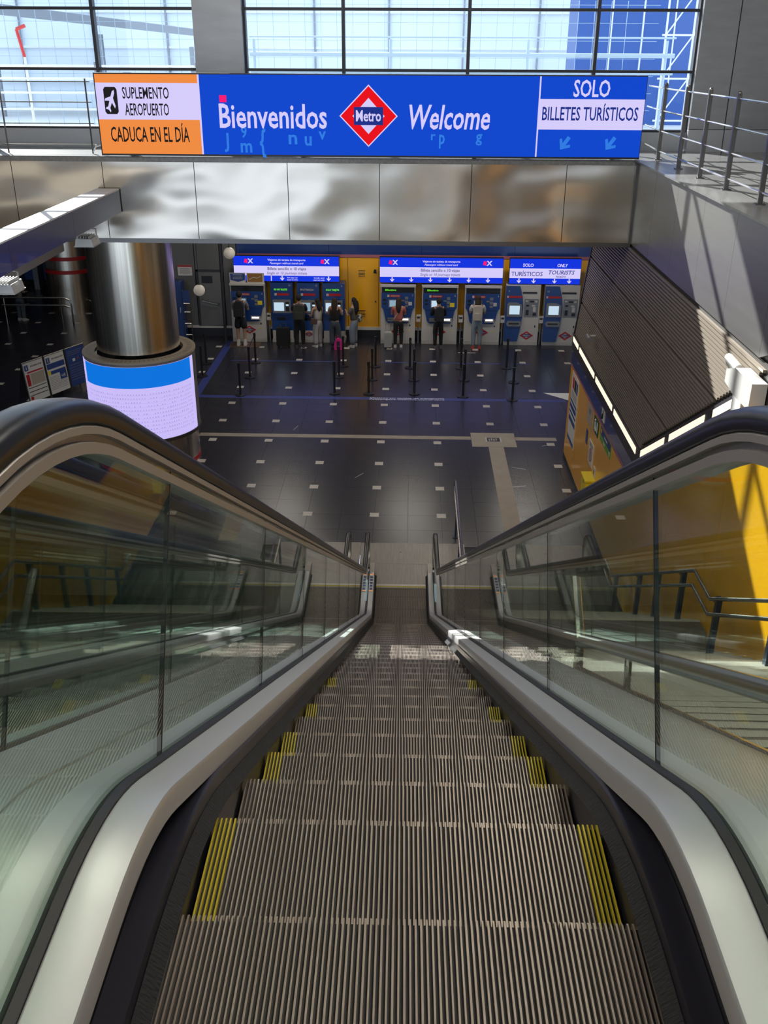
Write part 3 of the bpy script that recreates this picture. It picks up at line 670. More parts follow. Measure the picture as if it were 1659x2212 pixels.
    bx('upper_plate', M['plate'], E, -.83, .83, -2.0, -.72, 7.45, 7.553)
    # outer side cladding
    for s in ((1,) if x > -.5 else (-1,)):
        xw = 1.0 if s > 0 else .8325
        mb = MB(); P = [p for p in DP]
        for xx in (xw-.012, xw-.002):
            for p in P: mb.v += [(s*xx, p[0], p[1]-.03), (s*xx, p[0], max(.0, p[1]-1.25))]
        n = len(P)
        for j in range(n-1):
            for o in (0, 2*n): mb.f.append((o+2*j, o+2*j+1, o+2*j+3, o+2*j+2))
            mb.f += [(2*j+1, 2*j+3, 2*n+2*j+3, 2*n+2*j+1), (2*j, 2*j+2, 2*n+2*j+2, 2*n+2*j)]
        mb.mi = [0]*len(mb.f); mb.build('side_cladding', M['steel_wall'], E)
    # safety stickers on the lower left deck
    for s in (-1,):
        st = MB().box(-.597, -.525, 15.62, 16.3, .1395, .1405).build('safety_sticker', M['poster'], E)
        for j in range(5):
            bx('pictogram', M['mblue'], st, -.59, -.535, 15.68+j*.11, 15.76+j*.11, .1405, .1412)
        bx('orange_edge', M['L_orange'], st, -.597, -.525, 15.63, 15.655, .1405, .141); bx('orange_edge', M['L_orange'], st, -.597, -.525, 16.26, 16.285, .1405, .141)
    return E
build_escalator(.0257, 'nearest escalator, running down from the picture bottom to the landing', tuple(i for i in range(-6, 40) if i not in (1, 3, 4, 6, 9)))
build_escalator(.0257-1.665, 'second escalator to the left, seen through the left glass balustrade', tuple(i for i in range(-6, 40) if i not in (2, 4, 5, 8)))
# ================================================================== STAIRCASE BY THE YELLOW WALL
sc = tag(empty('staircase', (0, 0, 0)), 'dark staircase between the right balustrade and the yellow wall', 'stairs')
def flight(y0, z0, n, going, rise):
    for i in range(n):
        y = y0-i*going; z = z0+(i+1)*rise
        st = bx('stair_step', M['tread'], sc, 1.06, 3.86, y-going-.02, y, z-rise-.06 if i else 0, z)
        bx('nosing', M['nosing'], st, 1.06, 3.86, y-.05, y+.004, z, z+.003)
flight(15.0, 0, 15, .285, .1647)
bx('stair_landing', M['tread'], sc, 1.06, 3.86, 10.0, 10.72, 2.3, 2.47)
flight(10.0, 2.47, 31, .284, .1639)
bx('soffit', M['darkwall'], sc, 1.08, 3.84, 10.0, 10.7, 0.0, 2.29)
def wall_rail(xr, label, y_end):
    t = tag(empty('stair_handrail', (xr, 12.5, 0)), label, 'handrail', 'double stair handrails')
    for dz in (0, -.21):
        pts = [(0, 15.6-12.5, .9+dz), (0, 15.0-12.5, .9+dz), (0, 10.72-12.5, 3.37+dz), (0, 10.02-12.5, 3.37+dz), (0, y_end-12.5, 3.37+dz+(10.02-y_end)*.577)]
        MB().tube(pts, .024, 10).build('rail', M['tubesteel'], t, True)
    for y in (14.9, 13.4, 12.4, 11.3, 9.9, 8.3, 6.7, 5.1):
        z = .9+(15-y)*.577 if y > 10.72 else 3.37+max(0, 10.02-y)*.577
        p = bx('post', M['railpost'], t, .03, .09, y-12.54, y-12.46, z-.95, z+.02)
        bx('bracket', M['tubesteel'], p, .0, .03, y-12.52, y-12.48, z-.04, z-.02)
    return t
wall_rail(3.6, 'double steel handrail on navy posts in front of the yellow wall', 2.5)
nr = tag(empty('landing_handrail', (1.0, 17, 0)), 'bent steel handrail standing at the foot of the stairs', 'handrail')
MB().tube([(0, -2.2, 1.2), (0, -1.7, .95), (0, 1.9, .95), (0, 2.12, .9), (0, 2.2, .75), (0, 2.2, .1)][:5]+[(0, 2.15, .62), (0, 1.9, .6), (0, -1.2, .6)], .024, 10).build('rail', M['tubesteel'], nr, True)
for y in (1.2, -.3): p = bx('post', M['railpost'], nr, -.02, .02, y-.03, y+.03, 0, .58); bx('base_flange', M['railpost'], p, -.06, .06, y-.07, y+.07, 0, .012)
gr = tag(empty('guard_rail', (1.05, 0, 0)), 'low double steel tube along the right outer escalator deck', 'handrail')
for h, r in ((.17, .035), (-.03, .03)):
    pts = [(0, y+ny*h, z+nz*h) for y, z, ny, nz in DP if y < 4.75]+[(0, 4.95, path_z(DP, 4.95)+h*1.0)]
    MB().tube(pts, r, 10).build('rail', M['tubesteel'], gr, True)
z5_ = path_z(DP, 4.95); MB().tube([(0, 4.93, z5_-.1), (0, 4.97, z5_+.17), (0, 5.3, z5_+.42)], .03, 8).build('end_post', M['tubesteel'], gr, True)
for y in (.6, 2.2, 3.8): z = path_z(DP, y); MB().tube([(0, y, z-.06), (0, y+.06, z+.18)], .018, 8).build('post', M['tubesteel'], gr)
# ================================================================== TICKET SCREENS
def sign_screen(name, label, x0, x1, parts):
    t = tag(empty(name, (0, 33.3, 0)), label, 'display board', 'ticket screens')
    bx('cabinet', M['mblack'], t, x0, x1, .004, .2, 2.1, 2.96); bx('blue_field', M['L_blue2'], t, x0+.01, x1-.01, 0, .004, 2.11, 2.95)
    bx('white_field', M['L_white'], t, x0+.01, x1-.01, -.003, 0, 2.30, 2.63); bx('wall_mount', M['mblack'], t, x0+.3, x1-.3, .2, .58, 2.3, 2.8)
    return t
def ox(t, x):
    p = MB().prism([(x-.16, 2.74), (x-.05, 2.71), (x-.03, 2.84), (x-.13, 2.86)], -.005, 0).build('red_cube', M['L_pink'], t)
    for a in (-1, 1): MB().prism([(x+.06-.07*a-.025, 2.71), (x+.06-.07*a+.025, 2.71), (x+.06+.07*a+.025, 2.87), (x+.06+.07*a-.025, 2.87)], -.007-.002*a, -.003).build('cross', M['L_white'], t)
a = sign_screen('ticket_screen', 'left ticket screen above the four leftmost machines', -6.13, -2.50, 0)
ox(a, -5.6); ox(a, -2.98)
text('Viajeros sin tarjeta de transporte', .095, M['L_white'], a, (-4.3, -.004, 2.80), width=1.3, bold=.02); text('Passengers without travel card', .095, M['L_white'], a, (-4.3, -.004, 2.69), width=1.15, bold=.015, shear=.2)
text('Billete sencillo o 10 viajes', .14, M['L_ink'], a, (-4.3, -.005, 2.49), width=1.32, bold=.01); text('Single or 10 journeys tickets', .13, M['L_ink'], a, (-4.3, -.005, 2.345), width=1.38, shear=.2)
bx('divider', M['L_white'], a, -4.86, -4.83, -.003, 0, 2.12, 2.29); arrow(a, M['L_white'], -4.47, 2.205, 0, .17); arrow(a, M['L_white'], -2.87, 2.205, 0, .17)
for q, (s1, s2, x) in enumerate((('Solo pago con', 'tarjeta de crédito', -4.12), ('Credit card', 'payment only', -3.2))):
    text(s1, .06, M['L_white'], a, (x, -.004, 2.215), width=.36, bold=.02); text(s2, .06, M['L_white'], a, (x, -.004, 2.145), width=.38, bold=.02)
b = sign_screen('ticket_screen', 'middle ticket screen with six white arrows above three machines', -1.12, 3.09, 0)
ox(b, -.65); ox(b, 2.55)
text('Viajeros sin tarjeta de transporte', .095, M['L_white'], b, (.98, -.004, 2.80), width=1.28, bold=.02); text('Passengers without travel card', .095, M['L_white'], b, (.98, -.004, 2.69), width=1.13, bold=.015, shear=.2)
text('Billete sencillo o 10 viajes', .14, M['L_ink'], b, (.95, -.005, 2.49), width=1.32, bold=.01); text('Single or 10 journeys tickets', .13, M['L_ink'], b, (.95, -.005, 2.345), width=1.36, shear=.2)
for i in range(6): arrow(b, M['L_white'], -.69+i*.655, 2.205, 0, .17)
c = sign_screen('ticket_screen', 'right ticket screen for tourists above the two rightmost machines', 3.30, 5.72, 0)
text('SOLO', .15, M['L_white'], c, (3.93, -.004, 2.69), width=.36, bold=.03); text('ONLY', .15, M['L_white'], c, (5.09, -.004, 2.69), width=.36, bold=.03, shear=.2)
text('TURÍSTICOS', .20, M['L_navy'], c, (3.9, -.005, 2.38), width=1.06, bold=.01); text('TOURISTS', .19, M['L_navy'], c, (5.07, -.005, 2.44), width=.88, bold=.01, shear=.2); text('TICKETS', .08, M['L_navy'], c, (5.05, -.005, 2.33), width=.34, bold=.02, shear=.2)
for x in (3.64, 4.14, 4.85, 5.35): arrow(c, M['L_white'], x, 2.205, 0, .17)
# ================================================================== TICKET MACHINES
def wide_machine(x0, x1, label, num, tagged, led_txt, screen):
    t = tag(empty('ticket_machine', ((x0+x1)/2, 33.2, 0)), label, 'ticket machine', 'wide ticket machines'); h = (x1-x0)/2-.02
    bx('body', M['mwhite'], t, -h, h, 0, .65, .12, 2.04); bx('plinth', M['inlay'], t, -h, h, -.01, .65, 0, .12)
    bx('top_recess', M['mblack'], t, -h+.04, h-.04, -.02, 0, 1.78, 1.98); bx('hood', M['mwhite'], t, -h-.01, h+.01, -.06, .1, 1.98, 2.05)
    if led_txt: text(led_txt, .08, M['greenled'], t, (-.25, -.022, 1.85), bold=.02, width=.38)
    # blue front tapering downward
    fp = MB().prism([(-h+.03, 1.78), (-h+.03, 1.28), (-h+.1, 1.2), (-h+.18, .82), (-h+.26, .74), (h-.26, .74), (h-.18, .82), (h-.1, 1.2), (h-.03, 1.28), (h-.03, 1.78)], -.05, 0).build('blue_front', M['mblue'], t)
    bx('fold', M['mblack'], fp, -h+.1, h-.1, -.054, -.05, 1.2, 1.212)
    nb = bx('notice_strip', M['red'], t, -.3, .08, -.053, -.05, 1.64, 1.72); bx('notice_icon', M['mwhite'], nb, -.37, -.3, -.053, -.05, 1.64, 1.72); text('ATENCION', .06, M['mwhite'], nb, (-.1, -.0545, 1.66), width=.3, bold=.02)
    bz = bx('screen_bezel', M['mgrey'], t, -.33, -.03, -.056, -.05, 1.28, 1.56); bx('screen', screen, bz, -.29, -.07, -.058, -.056, 1.31, 1.53)
    for dx, z0, z1 in ((-.52, 1.50, 1.58), (-.52, 1.38, 1.44), (.24, 1.56, 1.66), (.24, 1.42, 1.52), (.24, 1.30, 1.38), (.12, 1.5, 1.55)):
        bx('slot_unit', M['mblack'] if dx < 0 else M['mgrey'], t, dx, dx+.11, -.056, -.05, z0, z1)
    if tagged: bx('yellow_notice', M['yellowtag'], t, .34, .5, -.056, -.05, 1.32, 1.46)
    else: bx('card_reader', M['mwhite'], t, .36, .48, -.06, -.05, 1.36, 1.48)
    ho = bx('ticket_tray', M['mgrey'], t, -.36, -.1, -.07, -.05, .80, .93); bx('coin_tray', M['mwhite'], t, .08, .42, -.07, -.05, .80, .93); bx('tray_lamp', M['lampglow'], t, .12, .36, -.073, -.07, .85, .90)
    bx('keyhole', M['mblack'], t, h-.2, h-.16, -.004, 0, .62, .68); bx('orange_dot', M['yellowtag'], t, h-.22, h-.18, -.004, 0, .45, .5)
    text(str(num), .09, M['mwhite'], t, (h-.1, -.052, 1.67))
    metro_emblem(t, 0, .43, 0, .25, .15, False)
    return t
wide_machine(-6.30, -5.06, 'wide blue and white ticket machine at the left end, topped by notices', 4, True, '', M['scrn'])
wide_machine(-1.10, .14, 'wide ticket machine behind the person in a red top', 7, False, 'Efectivo', M['scrn'])
wide_machine(.33, 1.60, 'wide ticket machine behind the person in a black hooded jacket', 8, True, 'Efectivo', M['scrnw'])
wide_machine(1.80, 3.08, 'wide ticket machine behind the person with the cream backpack', 9, False, '', M['scrn'])
def slim_machine(x0, x1, label, num, txt, lit):
    t = tag(empty('ticket_machine', ((x0+x1)/2, 33.2, 0)), label, 'ticket machine', 'slim blue ticket machines'); h = (x1-x0)/2
    bx('body', M['mblue'], t, -h, h, 0, .6, .42, 2.06); bx('base', M['mwhite'], t, -h+.02, h-.02, 0, .6, .12, .42); bx('plinth', M['inlay'], t, -h, h, -.01, .6, 0, .12)
    text(txt, .085, M['greenled'] if lit else M['mwhite'], t, (-.03, -.003, 1.82), width=.46, bold=.02)
    nb = bx('notice_strip', M['red'], t, -.25, .25, -.004, 0, 1.64, 1.72); bx('notice_icon', M['mwhite'], nb, -.25, -.17, -.006, -.004, 1.64, 1.72)
    MB().prism([(-h+.03, 1.56), (-h+.03, 1.06), (-h+.12, 1.0), (h-.12, 1.0), (h-.03, 1.06), (h-.03, 1.56)], -.09, 0).build('console', M['mblue'], t)
    bz = bx('screen_bezel', M['mgrey'], t, -.31, .31, -.10, -.09, 1.06, 1.52); bx('screen', M['scrnw'] if lit else M['scrn'], bz, -.27, .08, -.104, -.10, 1.13, 1.42); bx('card_reader', M['mblack'], bz, .14, .26, -.106, -.10, 1.12, 1.44); bx('reader_lamp', M['scrnw'], bz, .15, .24, -.109, -.106, 1.3, 1.36)
    bx('ticket_slot', M['mblack'], t, -.18, .1, -.006, 0, .78, .88); text(str(num), .09, M['mwhite'], t, (h-.1, -.003, 1.96))
    metro_emblem(t, 0, .30, 0, .16, .10, False)
    return t
slim_machine(-4.88, -4.12, 'slim blue ticket machine with free console, left of the suitcase', 10, 'NO HAY BILLETES', True)
slim_machine(-3.97, -3.20, 'slim blue ticket machine behind the person with the grey backpack', 12, 'ENTREGA', False)
slim_machine(-3.09, -2.32, 'slim blue ticket machine left of the yellow door', 6, 'SOLO TARJETA', True)
def tourist_machine(x0, x1, label, num):
    t = tag(empty('ticket_machine', ((x0+x1)/2, 33.2, 0)), label, 'ticket machine', 'tourist ticket machines'); h = (x1-x0)/2
    bx('body', M['mwhite'], t, -h, h, 0, .62, .12, 2.08); bx('plinth', M['inlay'], t, -h, h, -.01, .62, 0, .12)
    MB().prism([(-h, .14), (-.13, .14), (-.04, .62), (0, 1.0), (.02, 1.35), (-.02, 1.7), (-.12, 2.06), (-h, 2.06)], -.06, 0).build('blue_front', M['mblue'], t)
    nb = bx('notice_strip', M['red'], t, -h+.09, -.05, -.064, -.06, 1.66, 1.73); bx('notice_icon', M['mwhite'], nb, -h+.04, -h+.09, -.064, -.06, 1.66, 1.73)
    bz = MB().prism([(-h+.1, 1.5), (-.2, 1.5), (-.02, 1.42), (-.02, 1.02), (-h+.06, 1.02), (-h+.06, 1.42)], -.09, -.06).build('screen_bezel', M['mgrey'], t); bx('screen', M['scrnw'], bz, -h+.14, -.10, -.094, -.09, 1.10, 1.40)
    tr = MB().prism([(-h+.05, .78), (-h+.1, .68), (-.06, .68), (.0, .78), (-.06, .86), (-h+.1, .86)], -.1, -.06).build('ticket_tray', M['mgrey'], t); bx('tray_slot', M['mblack'], tr, -h+.14, -.1, -.104, -.1, .75, .80)
    pn = bx('payment_panel', M['mgrey'], t, .06, h-.05, -.012, 0, 1.0, 1.62)
    for k, (dx, z0, wd, hh) in enumerate(((.10, 1.52, .08, .05), (.24, 1.50, .14, .06), (.42, 1.5, .08, .06), (.12, 1.36, .1, .06), (.32, 1.36, .12, .05), (.12, 1.06, .1, .18), (.36, 1.18, .1, .16), (.36, 1.04, .12, .1))):
        if .06+dx+wd < h+.04: bx('slot_unit', M['mblack'] if k % 2 else M['mwhite'], pn, dx, dx+wd, -.02, -.012, z0, z0+hh)
    bx('note_slot', M['mblack'], t, -.02, h-.12, -.012, 0, 1.80, 1.86); bx('keyhole', M['mblack'], t, h-.14, h-.1, -.006, 0, .62, .7)
    text(str(num), .09, M['mwhite'], t, (-h+.1, -.062, 1.86)); metro_emblem(t, .2, .34, 0, .25, .16, False)
    return t
tourist_machine(3.22, 4.40, 'left of the two half blue half white tourist ticket machines', 9); tourist_machine(4.56, 5.74, 'right of the two half blue half white tourist ticket machines, at the corner', 10)
# notices above the leftmost machine
nt_ = tag(empty('information_notice', (-5.95, 33.25, 2.05)), 'dark blue notice with an arrow above the leftmost ticket machine', 'notice')
bx('board', M['mwhite'], nt_, -.33, .22, 0, .02, 0, .34); MB().prism([(-.3, .1), (-.04, .03), (.2, .1), (.2, .32), (-.3, .32)], -.004, 0).build('blue_print', M['posterblue'], nt_)
for i in range(4): bx('print_line', M['mwhite'], nt_, -.22, .12, -.006, -.004, .27-i*.045, .28-i*.045)
n2 = tag(empty('information_notice', (-5.35, 33.25, 2.05)), 'brown picture notice above the leftmost ticket machine', 'notice')
bx('board', M['mwhite'], n2, -.34, .26, 0, .02, 0, .34); bx('brown_print', mat('brown_print', (.28, .13, .03), .5), n2, -.31, .2, -.004, 0, .03, .32); MB().tube([(-.25, -.006, .12), (-.1, -.006, .2), (.0, -.006, .16), (.14, -.006, .22)], .012, 5).build('card_picture', M['mwhite'], n2)
# small paper bins between machines
for x, lb_ in ((-4.98, 'left of the free blue machine'), (.235, 'right of the red-topped customer'), (1.70, 'left of the cream backpack'), (3.15, 'left of the tourist machines'), (4.48, 'between the two tourist machines')):
    t = tag(empty('paper_bin', (x, 33.3, .78)), 'small grey paper bin '+lb_, 'bin', 'paper bins between machines')
    bx('bin_box', M['mwhite'], t, -.07, .07, -.12, .06, 0, .2); bx('rim', M['mwhite'], t, -.08, .08, -.13, .06, .2, .22); bx('opening', M['mblack'], t, -.05, .05, -.122, -.12, .12, .18); bx('support', M['mgrey'], t, -.02, .02, .0, .05, -.78, 0)
mt = tag(empty('floor_mat', (-5.75, 32.85, 0)), 'brown ribbed mat in front of the leftmost ticket machine', 'mat')
bx('mat_base', M['mat'], mt, -.55, .5, -.42, .28, .002, .008)
rbm = MB()
for i in range(24): rbm.box(-.53+i*.043, -.51+i*.043, -.4, .26, .008, .012)
stuff(rbm.build('mat_ribs', M['mat'], mt))
# ================================================================== STANCHIONS
names6 = ['leftmost', 'second', 'third', 'fourth', 'fifth', 'rightmost']; rowsn = ['nearest', 'middle', 'farthest']
def stanchion(x, y, label, belt=None):
    t = tag(empty('queue_post', (x, y, 0)), label, 'stanchion', 'black queue posts')
    MB().cyl((0, 0), .17, .0025, .02, 20).cyl((0, 0), .16, .02, .035, 20, .05).build('base', M['postblack'], t)
    MB().cyl((0, 0), .032, .03, .95, 12).build('pole', M['postblack'], t, True); MB().cyl((0, 0), .042, .88, .99, 12).build('belt_head', M['postblack'], t, True)
    if belt: 
        v = Vector((belt[0]-x, belt[1]-y)); L = v.length
        MB().box(.04, L-.04, -.002, .002, .90, .95, Matrix.Rotation(math.atan2(v.y, v.x), 4, 'Z')).build('belt', M['bluebelt'], t)
lines = [[(-5.05, 27.3), (-5.04, 29.05), (-5.1, 30.65)], [(-2.27, 27.6), (-2.25, 29.2), (-2.2, 30.4)], [(-1.25, 27.6), (-1.2, 29.0), (-1.15, 30.4)], [(.12, 27.65), (.1, 29.0), (-.03, 30.3)], [(1.56, 27.45), (1.68, 29.05), (1.62, 30.3)], [(3.0, 27.2), (3.2, 28.9), (3.1, 30.4)]]
for i, L in enumerate(lines):
    for j, (x, y) in enumerate(L):
        stanchion(x, y, 'black queue post, %s of the %s line of posts' % (rowsn[j], names6[i]), L[2] if j == 1 and i in (0, 2, 3, 4) else None)
stanchion(-6.55, 29.1, 'black queue post standing by the blue floor stripe, the nearer one'); stanchion(-6.7, 30.5, 'black queue post standing by the blue floor stripe, the farther one')
# ================================================================== SIGNS ON THE RIGHT WALL
def wall_sign(name, label, ya, yb, z0, z1, m, x=3.9):
    t = tag(empty(name, (x, (ya+yb)/2, z0)), label, 'sign'); h = (ya-yb)/2
    bx('board', m, t, -.012, -.001, -h, h, 0, z1-z0); return t, h, z1-z0
WR = (math.pi/2, 0, -math.pi/2)   # lettering that faces -x
t, h, H_ = wall_sign('wall_poster', 'tall white and blue poster at the far corner of the yellow wall', 22.5, 21.55, .67, 2.36, M['poster'])
for a, b_, m in ((.02, .12, 'posterblue'), (.5, .62, 'posterblue'), (.7, .76, 'posterblue'), (.82, .93, 'posterblue'), (.98, 1.04, 'posterblue')): bx('blue_block', M[m], t, -.014, -.012, -h+.03, h-.03, a, b_)
for a, b_, m in ((.3, .1, 'red'), (.05, -.2, 'mblack'), (-.25, -.42, 'posterblue')): bx('pictogram', M[m], t, -.014, -.012, b_, a, 1.32, 1.6)
for i in range(5): bx('print_line', M['mblack'], t, -.0135, -.012, -h+.1, h-.1, 1.1+i*.035, 1.11+i*.035)
t, h, H_ = wall_sign('metal_plate', 'brown metal plate on the yellow wall below the pink stripe', 20.19, 19.6, 1.94, 2.38, M['beigering'])
bx('plate_mark', M['mgrey'], t, -.014, -.012, -.1, .1, .25, .35)
t, h, H_ = wall_sign('exit_sign', 'green emergency exit sign on the yellow wall', 19.38, 18.85, 2.02, 2.36, M['green'])
bx('door_symbol', M['poster'], t, -.014, -.012, -h+.08, -h+.2, .06, .28); MB().tube([(-.014, .12, .06), (-.014, .06, .16), (-.014, .08, .24)], .02, 5).tube([(-.014, .0, .06), (-.014, .06, .16)], .016, 5).ball((-.014, .07, .28), .025, 8, 6).build('running_figure', M['poster'], t)
t, h, H_ = wall_sign('direction_sign', 'navy and lime green direction sign on the yellow wall', 18.6, 17.5, 2.1, 2.385, M['lime'])
bx('navy_half', M['posterblue'], t, -.014, -.012, -h, h, .13, H_); bx('yellow_icon', M['yellowtag'], t, -.016, -.014, h-.14, h-.06, .17, .25); text('Salida', .08, M['poster'], t, (-.0145, .1, .03), WR, bold=.01); text('Información', .07, M['poster'], t, (-.0165, -.05, .18), WR, bold=.01); bx('white_icon', M['poster'], t, -.016, -.014, -h+.05, -h+.12, .02, .12)
t, h, H_ = wall_sign('pictogram_sign', 'small white pictogram sign on the blue band', 18.66, 18.36, 2.52, 2.80, M['poster'], 3.894); MB().ball((-.013, 0, .19), .045, 8, 6, (.1, 1, 1)).tube([(-.013, 0, .15), (-.013, .02, .05)], .03, 5).build('pictogram', M['mblack'], t)
t, h, H_ = wall_sign('prohibition_sign', 'white sign with red circle on the yellow wall', 19.66, 19.13, 1.21, 1.72, M['poster'])
rg = MB(); rg.add([(-.0145, (.11 if k % 2 else .15)*math.cos(math.pi*(k//2)/12), .22+(.11 if k % 2 else .15)*math.sin(math.pi*(k//2)/12)) for k in range(48)], [(2*k, 2*k+1, (2*k+3) % 48, (2*k+2) % 48) for k in range(24)]); rg.build('red_circle', M['red'], t)
bx('print_line', M['mblack'], t, -.0135, -.012, -.18, .18, .40, .42); bx('print_line', M['mblack'], t, -.0135, -.012, -.18, .18, .45, .47); bx('symbol', M['mblack'], t, -.0135, -.012, -.03, .03, .15, .3)
t, h, H_ = wall_sign('small_notice', 'narrow white notice above the yellow box', 18.94, 18.76, 1.1, 1.37, M['poster']); bx('print_line', M['mblack'], t, -.0135, -.012, -.05, .05, .1, .2)
t, h, H_ = wall_sign('blue_plate', 'narrow dark blue plate on the yellow wall', 20.1, 19.92, 1.46, 1.78, M['posterblue']); bx('plate_edge', M['mgrey'], t, -.014, -.012, -.08, .08, .0, .02)
yb_ = tag(empty('wall_box', (3.9, 18.9, .72)), 'yellow metal box fixed low on the yellow wall', 'box')
bx('box_body', M['yellowtag'], yb_, -.2, -.001, -.25, .25, 0, .38); bx('box_lid', M['yellowtag'], yb_, -.22, -.001, -.27, .27, .38, .42); bx('latch', M['mgrey'], yb_, -.206, -.2, -.03, .03, .28, .34)
# ================================================================== LEFT HALL
def notice_board(cx_, cy_, ang, label, style):
    t = tag(empty('notice_board', (cx_, cy_, 0), ang), label, 'notice board', 'folding notice boards'); w_ = .39
    lean = Matrix.Rotation(R(-6), 4, 'X')
    def lb2(name, m, x0, x1, y0, y1, z0, z1): return MB().box(x0, x1, y0, y1, z0, z1, lean).build(name, m, t)
    lb2('front_panel', M['posterblue'] if style == 2 else M['poster'], -w_+.02, w_-.02, -.012, .012, .16, 1.28)
    for a in (-1, 1): MB().tube([lean @ Vector((a*w_, 0, .01)), lean @ Vector((a*w_, 0, 1.31))], .016, 6).build('frame_tube', M['steel_frame'], t)
    MB().tube([lean @ Vector((-w_, 0, 1.3)), lean @ Vector((w_, 0, 1.3))], .02, 6).build('top_tube', M['steel_frame'], t)
    back = Matrix.Rotation(R(13), 4, 'X')
    for a in (-1, 1): MB().tube([(a*w_, .16+.30+.0, .01), (a*w_, .15, 1.29)], .014, 6).build('rear_leg', M['black'], t)
    MB().add([(-w_, .43, .2), (w_, .43, .2), (w_, .165, 1.25), (-w_, .165, 1.25), (-w_, .44, .2), (w_, .44, .2), (w_, .175, 1.25), (-w_, .175, 1.25)], [(0, 1, 2, 3), (7, 6, 5, 4), (0, 4, 5, 1), (1, 5, 6, 2), (2, 6, 7, 3), (3, 7, 4, 0)]).build('rear_panel', M['darkframe'], t)
    if style < 2:
        ib = lb2('info_icon', M['posterblue'], -w_+.05, -w_+.19, -.015, -.012, 1.06, 1.22); MB().box(-w_+.105, -w_+.135, -.017, -.015, 1.09, 1.16, lean).box(-w_+.105, -w_+.135, -.017, -.015, 1.18, 1.20, lean).build('icon_letter', M['poster'], ib)
        o = text('INFORMACIÓN', .07, M['mblack'], t, lean @ Vector((.1, -.0135, 1.13)), (math.pi/2+R(-6), 0, 0), width=.42)
    if style == 0:
        lb2('red_block', M['red'], -w_+.06, -w_+.18, -.015, -.012, .62, .95); lb2('red_line', M['red'], -w_+.12, w_-.06, -.015, -.012, .98, 1.02); lb2('grey_block', M['beigering'], -w_+.22, w_-.05, -.014, -.012, .62, .95)
        for z in (.55, .44, .33): lb2('rule', M['mblack'], -w_+.05, w_-.05, -.015, -.012, z, z+.02)
        lb2('red_icon', M['red'], -w_+.06, -w_+.16, -.015, -.012, .22, .31)
    elif style == 1:
        lb2('blue_block', M['posterblue'], -w_+.04, w_-.05, -.015, -.012, .88, 1.04); lb2('blue_block', M['posterblue'], -w_+.08, w_-.05, -.015, -.012, .72, .82); lb2('blue_block', M['posterblue'], .08, w_-.05, -.015, -.012, .5, .72); lb2('yellow_icon', M['yellowtag'], -w_+.04, -w_+.14, -.017, -.015, .72, .84)
        for i in range(9): lb2('print_line', M['mgrey'], -w_+.06, (.04 if i < 4 else w_-.08), -.014, -.012, .64-i*.045, .65-i*.045)
        text('+1€', .12, M['poster'], t, lean @ Vector((.2, -.0165, .56)), (math.pi/2+R(-6), 0, 0), width=.16, bold=.02)
    else:
        for i, z in enumerate((1.18, 1.13, 1.08, .78, .7, .62, .56, .48, .42, .34)): lb2('print_line', M['mgrey'], -w_+.06, w_-.1-.05*(i % 3), -.014, -.012, z, z+.012)
        lb2('red_dot', M['red'], .05, .1, -.014, -.012, .92, .97); lb2('white_dot', M['poster'], -.15, -.05, -.014, -.012, .88, .96)
ang = math.atan2(27.38-25.87, -10.06+10.77)
for i, (lbl, stl) in enumerate((('white notice board with a red block, nearest of the row of three', 0), ('white notice board with blue blocks, middle of the row of three', 1), ('navy notice board, farthest of the row of three', 2))):
    d = .43+.83*i; notice_board(-10.82+math.cos(ang)*d, 25.83+math.sin(ang)*d, ang, lbl, stl)
# further columns, barrier and gates in the dark left hall
cl2 = tag(empty('steel_column', (-13.3, 37.6, 0)), 'dark steel column with two red bands in the far left hall', 'column')
MB().cyl((0, 0), .95, 0, 6.08, 40).build('shaft', M['steel_col'], cl2, True)
for z in (1.55, 2.05): MB().cyl((0, 0), .962, z, z+.14, 40).build('red_band', M['red'], cl2, True)
ps = tag(empty('pedestrian_sign', (-13.6, 36.6, 2.5)), 'blue sign with white walking figure on the far column', 'sign')
bx('board', M['posterblue'], ps, -.27, .27, -.06, -.03, 0, .62); MB().ball((0, -.065, .52), .05, 8, 6).tube([(0, -.065, .47), (0, -.065, .28), (-.1, -.065, .08)], .03, 6).tube([(0, -.065, .28), (.1, -.065, .1)], .03, 6).tube([(-.1, -.065, .3), (0, -.065, .44), (.1, -.065, .32)], .02, 6).build('walking_figure', M['poster'], ps)
bx('hanger', M['darkframe'], ps, -.02, .02, -.03, .0, .6, 3.55)
pg = tag(empty('purple_lamp_panel', (-11.2, 34.6, 4.2)), 'glowing purple panel hanging behind the steel column', 'light')
MB().prism([(-.6, .25), (-.5, .05), (-.2, 0), (.4, 0), (.6, .1), (.6, .5), (-.6, .5)], -.06, 0).build('panel', M['purple'], pg); bx('hanger', M['darkframe'], pg, -.02, .02, -.03, 0, .5, 1.88)
br = tag(empty('steel_barrier', (-13.6, 35.2, 0)), 'bent steel tube barrier beside the far left person', 'barrier')
for z in (1.0, .72): MB().tube([(-1.6, 0, z), (.75, 0, z), (.95, 0, z-.08), (1.0, 0, z-.25), (1.0, 0, 0)], .035, 8).build('rail', M['tubesteel'], br, True)
MB().tube([(.6, 0, 0), (.6, 0, 1.0)], .03, 8).build('post', M['tubesteel'], br); MB().tube([(-1.5, 0, 0), (-1.5, 0, 1.0)], .03, 8).build('post', M['tubesteel'], br)
b2 = tag(empty('low_rail', (-11.6, 37, 0)), 'low curved steel rail at the foot of the far column', 'barrier')
MB().tube([(-.9, 0, .5), (-.5, -.25, .5), (.3, -.3, .5), (1.0, 0, .5)], .025, 8).build('rail', M['tubesteel'], b2, True)
